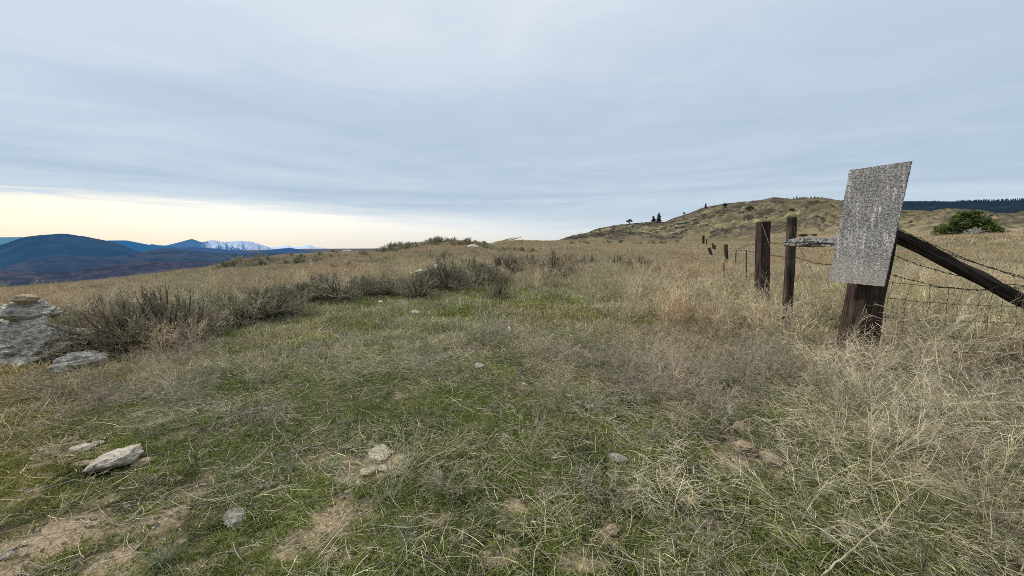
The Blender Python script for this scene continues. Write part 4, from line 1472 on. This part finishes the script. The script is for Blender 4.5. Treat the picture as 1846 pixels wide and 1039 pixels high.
# sign board: rectangle fitted to its four seen corners
cor = [(1530.6, 307), (1642.8, 290.7), (1593, 517), (1493.8, 507)]
rays = np.array([[float(v) for v in raydir(a, b)] for a, b in cor])
Am = np.stack([rays[0], -rays[1], rays[2], -rays[3]], 1)
_, _, vt = np.linalg.svd(Am)
dd = vt[-1]; dd = dd / dd[3]
pts4 = rays * dd[:, None]
scale_ = 4.72 / pts4[:, 1].mean()
C4 = [Vector(p * scale_) + Vector((0, 0, EYE)) for p in pts4]
ctr = sum(C4, Vector()) / 4
ux = ((C4[1] - C4[0]) + (C4[2] - C4[3])); Wd = ux.length / 2; ux.normalize()
uz = ((C4[0] - C4[3]) + (C4[1] - C4[2])); Hd = uz.length / 2; uz.normalize()
print('SIGN', Wd, Hd, 'dot', ux.dot(uz), 'depths', [tuple(round(v, 2) for v in c) for c in C4])
uy = uz.cross(ux).normalized()
# front and back sheet following the real corners, with a thin chipped edge
nx, nz_ = 30, 56; th = .016
V = []; Fq_ = []
inv = Matrix((ux, uy, uz.cross(ux).cross(ux) * -1)).to_4x4()
bas = Matrix((ux, uy, ux.cross(uy))).transposed()
for side_ in (0, 1):
    for jz in range(nz_ + 1):
        for jx in range(nx + 1):
            u_, v_ = jx / nx, jz / nz_
            p = (C4[3] * (1 - u_) + C4[2] * u_) * (1 - v_) + (C4[0] * (1 - u_) + C4[1] * u_) * v_
            q = bas.transposed() @ (p - ctr)
            if jx in (0, nx): q.x += random.gauss(0, .0016)
            if jz in (0, nz_): q.z += random.gauss(0, .0016)
            q.y += th * side_ + .012 * (u_ - .5) ** 2
            if side_: pass
            V.append(tuple(q))
nv = (nx + 1) * (nz_ + 1)
for jz in range(nz_):
    for jx in range(nx):
        a_ = jz * (nx + 1) + jx
        Fq_.append((a_, a_ + 1, a_ + nx + 2, a_ + nx + 1)); Fq_.append((nv + a_, nv + a_ + nx + 1, nv + a_ + nx + 2, nv + a_ + 1))
for jx in range(nx):
    Fq_.append((jx, nv + jx, nv + jx + 1, jx + 1)); t_ = nz_ * (nx + 1) + jx; Fq_.append((t_, t_ + 1, nv + t_ + 1, nv + t_))
for jz in range(nz_):
    a_ = jz * (nx + 1); Fq_.append((a_, a_ + nx + 1, nv + a_ + nx + 1, nv + a_)); a_ += nx; Fq_.append((a_, nv + a_, nv + a_ + nx + 1, a_ + nx + 1))
me = bpy.data.meshes.new('sign_board'); me.from_pydata(V, [], Fq_); me.materials.append(M['board'])
sg = link('sign_board', me); sg.matrix_world = Matrix.Translation(ctr) @ bas.to_4x4()
tag(sg, 'blank weathered grey strand board sign tilted on the dark corner post', 'sign')
print('LOCAL y dir', uy)


# wires
def catenary(pts, sub=14, jit=.004, seed=0):
    out = []; r = random.Random(seed)
    for i in range(len(pts) - 1):
        a, b = Vector(pts[i]), Vector(pts[i + 1])
        for k in range(sub):
            t = k / sub; p = a.lerp(b, t)
            out.append(p + Vector((r.gauss(0, jit), r.gauss(0, jit), r.gauss(0, jit))))
    out.append(Vector(pts[-1])); return out


def barbed(pts, label, seed, r=.0029, barb=.11, group='barbed wire strands'):
    path = catenary(pts, 10, .003, seed)
    s = Soup(); rr = random.Random(seed)
    for ph in (0, math.pi):
        # two twisted strands
        q = []; acc = 0
        dense = []
        for i in range(len(path) - 1):
            for k in range(4): dense.append(path[i].lerp(path[i + 1], k / 4))
        dense.append(path[-1])
        for i, p in enumerate(dense):
            if i: acc += (p - dense[i - 1]).length
            q.append((p.x, p.y + .002 * math.cos(acc * 60 + ph), p.z + .002 * math.sin(acc * 60 + ph)))
        s.tube(q, r, (.1, .08, .07), 4)
    o = link('barbed_wire', s.mesh('barbed_wire', M['rust'], True))
    tag(o, label, 'barbed wire', group)
    # barbs
    acc = 0; nxt = .06
    b = Soup()
    for i in range(1, len(path)):
        d = path[i] - path[i - 1]; L_ = d.length; dn = d.normalized()
        while nxt < acc + L_:
            p = path[i - 1] + dn * (nxt - acc)
            for k in range(4):
                v = Vector((rr.gauss(0, 1), rr.gauss(0, 1), rr.gauss(0, 1))); v = (v - dn * v.dot(dn)).normalized() * .019 + dn * rr.gauss(0, .006)
                b.tube([tuple(p + dn * .004 * k), tuple(p + v + dn * .004 * k)], [r * 1.0, r * .5], (.1, .08, .07), 3)
            b.tube([tuple(p - dn * .007), tuple(p + dn * .018)], [r * 2.1, r * 2.1], (.1, .08, .07), 5)
            nxt += barb
        acc += L_
    if b.n:
        ob = link('barbs', b.mesh('barbs', M['rust']), o)


def wp(L_):
    return [P(*t) for t in L_]


barbed(wp([(1618, 412, 4.9), (1700, 450, 4.86), (1770, 478, 4.82), (1846, 503, 4.8), (1960, 538, 4.75)]), 'upper of two top barbed wires sloping down right of the sign', 1)
barbed(wp([(1622, 424, 4.9), (1665, 441, 4.88), (1740, 469, 4.84), (1846, 500, 4.8), (1960, 532, 4.75)]), 'lower of two top barbed wires sloping down right of the sign', 2)
barbed(wp([(1600, 456, 4.9), (1660, 479, 4.95), (1725, 497, 5.0), (1800, 512, 4.95), (1846, 515, 4.9), (1960, 520, 4.8)]), 'middle barbed wire passing behind the slanting log', 3)
barbed(wp([(1590, 491, 4.88), (1650, 507, 4.86), (1690, 517, 4.85), (1763, 523, 4.83), (1846, 517, 4.8), (1960, 512, 4.75)]), 'lowest barbed wire right of the sign, along the mesh top', 4)
barbed(wp([(1594, 452, 4.9), (1498, 439, 5.6), (1432, 433, 7.1), (1419, 441, 7.3), (1388, 438, 8.4), (1372, 441, 8.5)]), 'barbed wire just under the grey rail', 5)
barbed(wp([(1590, 500, 4.9), (1498, 478, 5.6), (1470, 475, 6.2), (1434, 464, 7.15), (1415, 464, 7.3), (1388, 460, 8.4), (1372, 455, 8.5)]), 'sagging barbed wire below the grey rail', 6)

# distant posts: wooden stubs and steel T posts marching to the hill
def far_post(px, ytop, ybot, wpx, d, mat, label, lean=0, name='fence_post', cat='fence post'):
    a = P(px + lean, ybot, d); a.z = min(a.z, tz(a.x, a.y) - .1)
    b = P(px, ytop, d)
    return timber(name, a, b, wpx * .8 / F * d, wpx * .8 / F * d, mat, label, cat, seed=int(px), n=10, rough=.02)


def tpost(px, ytop, ybot, d, label, lean=0):
    o = empty('steel_post', (0, 0, 0))
    b = P(px, ytop, d); a = P(px + lean, ybot, d); a.z = min(a.z, tz(a.x, a.y) - .1)
    o.location = a
    v = b - a
    w = .012 + .0008 * d
    s = Soup(); s.tube([(0, 0, 0), tuple(v * .8)], [w, w], (.1, .1, .1), 3); link('shaft', s.mesh('shaft', M['post_green']), o)
    s = Soup(); s.tube([tuple(v * .8), tuple(v)], [w * 1.2, w * 1.2], (.8, .8, .8), 3); link('painted_tip', s.mesh('painted_tip', M['post_white']), o)
    tag(o, label, 'fence post', 'steel posts behind the thick posts')
    return b


t1 = tpost(1345, 434, 520, 14, 'steel post with white tip nearest left of the thick post')
t2 = tpost(1328, 440, 500, 20, 'leaning steel post with white tip, second left of the thick post', -5)
t3 = tpost(1305, 461, 512, 14, 'low steel post with pale tip standing alone in the weeds')
far_post(1308, 441, 472, 6.5, 30, M['brown_wood'], 'dark wooden post stub beyond the steel posts', 3)
far_post(1278, 447, 462, 5, 46, M['brown_wood'], 'short post leaning hard to the left in the field', 6)
far_post(1285, 439, 452, 3.5, 75, M['brown_wood'], 'small upright post, left of a distant pair')
far_post(1288, 442, 453, 3.5, 66, M['brown_wood'], 'small upright post, right of a distant pair', 1)
far_post(1268, 425, 437, 4, 140, M['dark_wood'], 'far dark post where the fence meets the hill foot')
far_post(1274, 431, 440, 2, 120, M['dark_wood'], 'thin far post beside the dark one at the hill foot')
barbed([P(1372, 439, 8.5), P(1345, 443, 14), P(1328, 450, 20), P(1308, 446, 30)], 'upper wire running left from the thick post to the steel posts', 7, .0045, .4)
barbed([P(1372, 457, 8.5), P(1345, 452, 14), P(1328, 451, 20), P(1308, 452, 30), P(1290, 447, 60), P(1268, 432, 140)], 'lower wire running left from the thick post to the far posts', 8, .0045, .4)
barbed([P(1430, 402, 7.25), P(1440, 445, 7.0), P(1452, 468, 6.8), P(1470, 500, 6.6)], 'loose wire end hanging down beside the thin post', 9, .002, .3)
s = Soup()
s.tube([tuple(P(1374, 404, 8.40)), tuple(P(1381, 425, 8.35)), tuple(P(1388, 445, 8.3))], [.006, .006, .004], (.55, .52, .48), 4)
tag(link('pale_stick', s.mesh('pale_stick', M['grey_stick'])), 'pale thin stick leaning on the face of the thick post', 'stick')

# woven wire
s = Soup(); r3 = random.Random(3)
x0, x1 = 1588, 1960
rows = [[(1570, 500, 4.88), (1604, 509, 4.9), (1682, 517, 4.86), (1763, 525, 4.84), (1846, 520, 4.8), (1960, 524, 4.7)],
        [(1588, 537, 4.9), (1675, 546, 4.86), (1743, 550, 4.84), (1797, 551, 4.82), (1960, 556, 4.7)],
        [(1582, 571, 4.9), (1650, 577, 4.86), (1743, 580, 4.84), (1797, 581, 4.82), (1960, 588, 4.7)],
        [(1576, 601, 4.9), (1650, 604, 4.86), (1743, 608, 4.84), (1960, 617, 4.7)],
        [(1570, 629, 4.9), (1650, 632, 4.86), (1743, 636, 4.84), (1960, 646, 4.7)],
        [(1565, 655, 4.9), (1650, 658, 4.86), (1743, 662, 4.84), (1960, 673, 4.7)]]
for row in rows:
    s.tube([tuple(p) for p in catenary(wp(row), 8, .003, len(row) + int(row[0][1]))], .0032, (.1, .08, .07), 4)
for k, vx in enumerate([1594, 1605, 1640, 1680, 1711, 1738, 1768, 1791, 1814, 1838, 1862, 1890, 1920, 1950]):
    pts_ = []
    for row in rows:
        xs_ = [q[0] for q in row]
        sh = -(row[0][1] - 500) * .13 + r3.gauss(0, 2.5)
        pts_.append(P(vx + sh, float(np.interp(vx + sh, xs_, [q[1] for q in row])), float(np.interp(vx, xs_, [q[2] for q in row]))))
    s.tube([tuple(p) for p in catenary(pts_, 4, .005, k)], .0032, (.1, .08, .07), 4)
tag(link('woven_wire', s.mesh('woven_wire', M['rust'], True)), 'rusty woven wire mesh right of the sign post, sinking into weeds', 'wire fence')
# wires wrapped round the corner post
for k, yy in enumerate((530, 556, 585)):
    s = Soup()
    s.tube([tuple(P(1528 - (yy - 515) * .13, yy, 4.86)), tuple(P(1560 - (yy - 515) * .13, yy + 3, 4.82)), tuple(P(1596 - (yy - 515) * .13, yy + 2, 4.88))], .0022, (.1, .08, .07), 4)
    tag(link('tie_wire', s.mesh('tie_wire', M['rust'])), ['top', 'middle', 'lowest'][k] + ' of three wires wrapped round the dark corner post', 'wire')

# ------------------------------------------------------------------ sticks, branches, bunchgrass
def stick(name, polylines, label, mat, cat='stick', sides=5):
    s = Soup()
    for (pl, r0, r1) in polylines:
        pts = [lift(a, b, h) for (a, b, h) in pl]
        dense = []
        for i in range(len(pts) - 1):
            for k in range(4):
                dense.append(pts[i].lerp(pts[i + 1], k / 4) + Vector((random.gauss(0, r0 * .5), random.gauss(0, r0 * .5), random.gauss(0, r0 * .5))))
        dense.append(pts[-1])
        s.tube([tuple(p) for p in dense], np.linspace(r0, r1, len(dense)), (.5, .45, .35), sides)
    return tag(link(name, s.mesh(name, mat, True)), label, cat)


m, nt, N, L = newmat('pale_branch')
tc = nd(nt, 'ShaderNodeTexCoord')
b = nd(nt, 'ShaderNodeBsdfPrincipled'); b.inputs['Roughness'].default_value = .7
L.new(mixc(nt, noise_n(nt, tc.outputs['Object'], 30, 4), (.30, .23, .14), (.58, .49, .34)), b.inputs['Base Color'])
o = nd(nt, 'ShaderNodeOutputMaterial'); L.new(b.outputs[0], o.inputs[0]); M['branch'] = m

stick('dead_stick', [([(469, 798, .03), (467, 834, .02), (452, 856, .01)], .0035, .002)], 'short grey stick standing left of the bent pale one', M['grey_stick'])
stick('dead_stick', [([(488, 815, .04), (497, 834, .03), (484, 887, .01)], .0042, .0028)], 'bent pale stick at lower left', M['grey_stick'])
stick('dead_branch', [([(504, 822, .03), (551, 807, .06), (620, 790, .07), (668, 770, .06)], .006, .004), ([(551, 807, .03), (590, 808, .03), (640, 790, .03)], .0035, .0015), ([(571, 795, .04), (573, 822, .02)], .003, .002)],
      'grey branch lying in the grass between the bent stick and the centre', M['grey_stick'], 'branch')
stick('dead_branch', [([(1478, 1042, .02), (1515, 1009, .05), (1569, 963, .08), (1592, 947, .10), (1622, 909, .13), (1640, 895, .15), (1664, 876, .17), (1690, 850, .2)], .0055, .002),
                      ([(1592, 947, .10), (1660, 962, .12), (1735, 971, .13), (1800, 985, .12)], .003, .001),
                      ([(1622, 909, .13), (1616, 885, .16), (1592, 830, .2), (1568, 768, .25)], .003, .001),
                      ([(1592, 947, .10), (1580, 890, .15), (1560, 860, .2)], .002, .001),
                      ([(1592, 947, .10), (1572, 900, .15), (1571, 800, .22)], .002, .001),
                      ([(1640, 895, .15), (1632, 860, .18), (1600, 800, .22)], .002, .001),
                      ([(1569, 963, .08), (1538, 900, .12), (1520, 860, .15)], .002, .0008)],
      'long forked pale branch in the lower right corner', M['branch'], 'branch')
stick('dead_branch', [([(1320, 829, .1), (1370, 827, .12), (1430, 829, .12), (1480, 834, .12), (1532, 838, .12)], .0022, .0015), ([(1532, 838, .12), (1555, 870, .1), (1590, 920, .08)], .0015, .0008)],
      'thin grey stem lying across the dirt mounds at lower right', M['grey_stick'], 'branch')
stick('dead_branch', [([(960, 1042, .02), (964, 993, .05), (983, 961, .06), (983, 910, .09), (978, 880, .1)], .0032, .001), ([(973, 978, .05), (1029, 966, .06)], .0018, .0008), ([(983, 930, .08), (955, 905, .09)], .0014, .0008)],
      'upright forked pale twig at bottom centre', M['branch'], 'branch')
stick('dead_stick', [([(700, 905, .02), (760, 870, .05), (830, 825, .05)], .0018, .001)], 'thin straight stem crossing the grass below the middle', M['branch'])
stick('dead_stick', [([(1275, 795, .05), (1240, 830, .05), (1165, 880, .02)], .002, .001)], 'thin stem lying below the white scrap', M['branch'])
stick('dead_stick', [([(1000, 895, .02), (1040, 870, .03), (1083, 838, .04)], .0022, .0012)], 'tan stem lying left of the pitted stone', M['branch'])
stick('dead_branch', [([(745, 800, .02), (840, 812, .05), (900, 825, .04)], .002, .001), ([(840, 812, .05), (880, 795, .05), (920, 780, .04)], .0018, .001)], 'thin forked stem in the centre of the clearing', M['branch'], 'branch')
stick('dead_stick', [([(36, 1039, .02), (40, 1012, .03), (33, 1000, .05)], .003, .002)], 'short pale twig at the bottom left edge', M['grey_stick'])
stick('dead_branch', [([(46, 712, .02), (45, 690, .1), (46, 672, .2)], .006, .004), ([(46, 700, .08), (30, 716, .03)], .004, .002), ([(45, 685, .12), (70, 665, .2)], .003, .002)],
      'pale forked stick in front of the boulder cairn', M['grey_stick'], 'branch')
stick('dead_stick', [([(1246, 463, .5), (1268, 472, .55), (1290, 490, .4)], .012, .008)], 'dark bare stem arching out of the weeds left of the posts', M['brown_wood'])


def bunch_mesh(seed):
    s = Soup()
    blades(s, 150, .02, .05, .15, .0024, [(.24, .26, .15), (.32, .32, .22), (.38, .36, .27), (.14, .18, .08), (.45, .42, .33)], .75, .9, 5)
    return s.mesh('bunchgrass', M['grass'])


BM = [bunch_mesh(k) for k in range(4)]
for k, (px, py, sc, lab) in enumerate([(528, 850, 1.2, 'grey tuft of bunchgrass right of the bent pale stick'),
                                       (694, 905, 1.2, 'green grey bunchgrass tuft below the cream stones'),
                                       (735, 965, 1.1, 'bunchgrass tuft at the bottom, left of bottom centre'),
                                       (870, 940, 1.2, 'long bladed bunchgrass tuft left of the bare patch at bottom centre'),
                                       (830, 745, 1.1, 'round bunchgrass tuft in the middle of the clearing'),
                                       (735, 985, .8, 'small bunchgrass tuft at the bottom edge left of centre'),
                                       (425, 865, 1.1, 'bunchgrass tuft left of the short grey stick'),
                                       (600, 850, 1.1, 'bunchgrass tuft just left of the cream stones'),
                                       (625, 770, 1.2, 'green tuft beside the end of the grey branch'),
                                       (430, 905, 1.0, 'bunchgrass tuft above the grey flat stone'),
                                       (275, 790, 1.0, 'tuft of bunchgrass above the pale slab'),
                                       (1010, 700, 1.0, 'bunchgrass tuft right of the middle of the clearing'),
                                       (960, 640, 1.2, 'pale bunchgrass tuft below the crumpled white scrap'),
                                       (1180, 790, 1.1, 'bunchgrass tuft between the pitted stone and the grey weeds'),
                                       (295, 1020, 1.3, 'straw tuft at the bottom edge on the left'),
                                       (1040, 860, 1.0, 'bunchgrass tuft left of the pitted stone'),
                                       (560, 660, 1.4, 'pale bunchgrass tuft at the left of the green clearing')]):
    g = ground(px, py)
    o = link('bunchgrass', BM[k % 4], loc=g); o.scale = (sc,) * 3; o.rotation_euler = (0, 0, k * 2.1)
    tag(o, lab, 'grass tuft', 'bunchgrass tufts in the clearing')

# larger standing dead plants
def plant_mesh(h, n, spread, wb, cols, wmin, depth=3, br=4):
    s = Soup(); paths_soup(s, weed_paths(h, n, spread, depth, .3, br), wb, cols, wmin); return s.mesh('tumble_weed', M['straw'])


PM = [plant_mesh(.7, 6, .65, .0062, [(.62, .54, .37), (.72, .63, .45), (.50, .42, .29)], .0020, 3, 4) for _ in range(4)]
PG = [plant_mesh(.5, 12, .6, .005, GREYST + [(.24, .20, .17)], .0018, 3, 3) for _ in range(2)]
for k, (px, py, sc, mm, lab) in enumerate([
        (1640, 700, 1.1, 0, 'large pale tumbleweed tangle right of the sign post foot'), (1720, 720, 1.2, 0, 'large pale tumbleweed tangle below the wire mesh'),
        (1810, 700, 1.2, 0, 'pale tumbleweed tangle at the right edge below the log'), (1570, 690, .8, 0, 'small pale tangle at the very foot of the sign post'),
        (1480, 690, .9, 0, 'straw tangle just left of the sign post foot'), (1420, 640, .9, 0, 'straw tangle around the foot of the thin post'),
        (1372, 600, 1.1, 0, 'straw tangle climbing the thick square topped post'), (1330, 590, 1.0, 0, 'straw weed left of the thick post'),
        (1140, 690, .8, 1, 'grey dead bush at the right side of the clearing'), (1225, 700, .9, 1, 'grey dead bush nearer the white scrap'),
        (1340, 700, .9, 1, 'grey dead bush between clearing and sign post'), (330, 680, 1.0, 1, 'grey dead tuft below the spiky shrub on the left'),
        (1740, 900, .8, 0, 'straw tangle above the lower right corner'), (1650, 850, .8, 0, 'straw tangle over the long pale branch'),
        (1500, 800, .7, 0, 'straw tangle in front of the sign post'), (1690, 770, .9, 0, 'pale tangle just above the low dirt mound'),
        (1590, 760, .8, 0, 'pale tangle below and right of the sign post foot'), (1780, 960, .7, 0, 'pale tangle in the lower right corner'),
        (1560, 880, .7, 0, 'pale tangle around the stem of the long forked branch'), (1440, 940, .6, 0, 'pale tangle left of the long forked branch'),
        (1290, 620, .8, 0, 'pale weed at the right rear edge of the clearing'), (1560, 730, .8, 0, 'wide pale weed directly before the sign post foot'),
        (1210, 930, .45, 0, 'small pale weed right of the hollowed dirt mound'), (1850, 780, 1.0, 0, 'pale weed cut by the right edge of the view'), (1820, 820, .9, 0, 'straw tangle at the right edge, mid height of the foreground')]):
    g = ground(px, py)
    me_ = (PM[k % 4] if mm == 0 else PG[k % 2])
    o = link('tumbleweed', me_, loc=g); o.scale = (sc,) * 3; o.rotation_euler = (0, 0, k * 1.3)
    tag(o, lab, 'dead weed', 'large dead weeds standing out of the grass')

# ------------------------------------------------------------------ sky and light
SUN_EL, SUN_AZ = math.radians(42), math.radians(-70)     # azimuth from +Y towards +X
wd = bpy.data.worlds.new('World'); scene.world = wd; wd.use_nodes = True
nt = wd.node_tree; nt.nodes.clear(); L = nt.links
tc = nd(nt, 'ShaderNodeTexCoord')
nrm = nd(nt, 'ShaderNodeVectorMath', operation='NORMALIZE'); L.new(tc.outputs['Generated'], nrm.inputs[0])
sx = nd(nt, 'ShaderNodeSeparateXYZ'); L.new(nrm.outputs[0], sx.inputs[0])
x_, y_, z_ = sx.outputs
sky = nd(nt, 'ShaderNodeTexSky', sky_type='NISHITA'); sky.sun_disc = False
sky.sun_elevation = SUN_EL; sky.sun_rotation = SUN_AZ
# cloud deck coordinates: flat layer overhead, its bands bowed round the view
zc_ = math_n(nt, 'ADD', math_n(nt, 'MAXIMUM', z_, 0.0), .07)
u_ = math_n(nt, 'DIVIDE', x_, zc_); v_ = math_n(nt, 'DIVIDE', y_, zc_)
vb = math_n(nt, 'MULTIPLY_ADD', math_n(nt, 'SQRT', math_n(nt, 'MULTIPLY_ADD', u_, u_, 4.0)), .62, v_)
cv = nd(nt, 'ShaderNodeCombineXYZ'); L.new(u_, cv.inputs[0]); L.new(vb, cv.inputs[1])
mp = nd(nt, 'ShaderNodeMapping'); mp.inputs['Scale'].default_value = (.30, .62, 1)
L.new(cv.outputs[0], mp.inputs[0])
cn1 = noise_n(nt, mp.outputs[0], .60, 5, .5, 1.2)
mp2 = nd(nt, 'ShaderNodeMapping'); mp2.inputs['Scale'].default_value = (.6, .9, 1); mp2.inputs['Location'].default_value = (4, 2, 0)
mp2.inputs['Rotation'].default_value = (0, 0, .12)
L.new(cv.outputs[0], mp2.inputs[0])
cn2 = noise_n(nt, mp2.outputs[0], 1.5, 8, .58, 1.0)
cm = math_n(nt, 'ADD', math_n(nt, 'MULTIPLY', cn1, .7), math_n(nt, 'MULTIPLY', cn2, .3))
deck = ramp(nt, cm, [(.30, (.46, .575, .71)), (.48, (.56, .665, .785)), (.66, (.71, .785, .865))])
up = ramp(nt, z_, [(.05, (1.02, 1.02, 1.0)), (.14, (.87, .91, .935)), (.27, (.94, .955, .97)), (.55, (1.24, 1.17, 1.12))])
deck = mixc(nt, 1.0, deck, up, 'MULTIPLY')
# gap below the deck edge: s = z - (y - .866 x) / 16
ww = math_n(nt, 'MULTIPLY', math_n(nt, 'SUBTRACT', cn2, .5), .05)
s1 = math_n(nt, 'SUBTRACT', z_, math_n(nt, 'DIVIDE', math_n(nt, 'SUBTRACT', y_, math_n(nt, 'MULTIPLY', x_, 1.30)), 20.5))
s1 = math_n(nt, 'ADD', s1, ww)
soft = math_n(nt, 'MULTIPLY_ADD', math_n(nt, 'MAXIMUM', math_n(nt, 'ADD', x_, .75), 0.0), .034, .008)
gap = math_n(nt, 'SUBTRACT', 1.0, math_n(nt, 'SMOOTH_MIN', math_n(nt, 'MAXIMUM', math_n(nt, 'DIVIDE', math_n(nt, 'ADD', s1, soft), math_n(nt, 'MULTIPLY', soft, 2.0)), 0.0), 1.0, .2))
hl = ramp(nt, math_n(nt, 'MULTIPLY_ADD', x_, .5, .5), [(.08, (1.10, 1.0, .80)), (.22, (1.08, 1.04, .93)), (.38, (.98, .98, .96)), (.52, (.88, .92, .95)), (.75, (.60, .70, .80))])
lowy = ramp(nt, z_, [(.0, (.90, .86, .80)), (.035, (1.0, .98, .95)), (.07, (1.05, 1.05, 1.05))])
hl = mixc(nt, 1.0, hl, lowy, 'MULTIPLY')
cloud = mixc(nt, math_n(nt, 'MAXIMUM', gap, 0.0), deck, hl)
# soft light rim just above the edge
sc10 = nd(nt, 'ShaderNodeVectorMath', operation='SCALE'); L.new(cloud, sc10.inputs[0]); sc10.inputs['Scale'].default_value = 10.0
fin = mixc(nt, .93, sky.outputs[0], sc10.outputs[0])
bg = nd(nt, 'ShaderNodeBackground'); L.new(fin, bg.inputs[0]); bg.inputs[1].default_value = .1
o = nd(nt, 'ShaderNodeOutputWorld'); L.new(bg.outputs[0], o.inputs[0])

sd = bpy.data.lights.new('sun', 'SUN'); sd.energy = 3.3; sd.angle = math.radians(7); sd.color = (1, .95, .87)
so = bpy.data.objects.new('sun', sd); col.objects.link(so)
dirv = Vector((math.sin(SUN_AZ) * math.cos(SUN_EL), math.cos(SUN_AZ) * math.cos(SUN_EL), math.sin(SUN_EL)))
so.rotation_euler = dirv.to_track_quat('Z', 'Y').to_euler()

scene.view_settings.view_transform = 'Standard'
scene.view_settings.look = 'None'
scene.view_settings.exposure = 0
scene.render.engine = 'CYCLES'
scene.cycles.max_bounces = 5
scene.cycles.diffuse_bounces = 3
scene.cycles.transparent_max_bounces = 4
scene.cycles.use_denoising = False
scene.cycles.pixel_filter_type = 'BLACKMAN_HARRIS'
scene.cycles.filter_width = 0.9
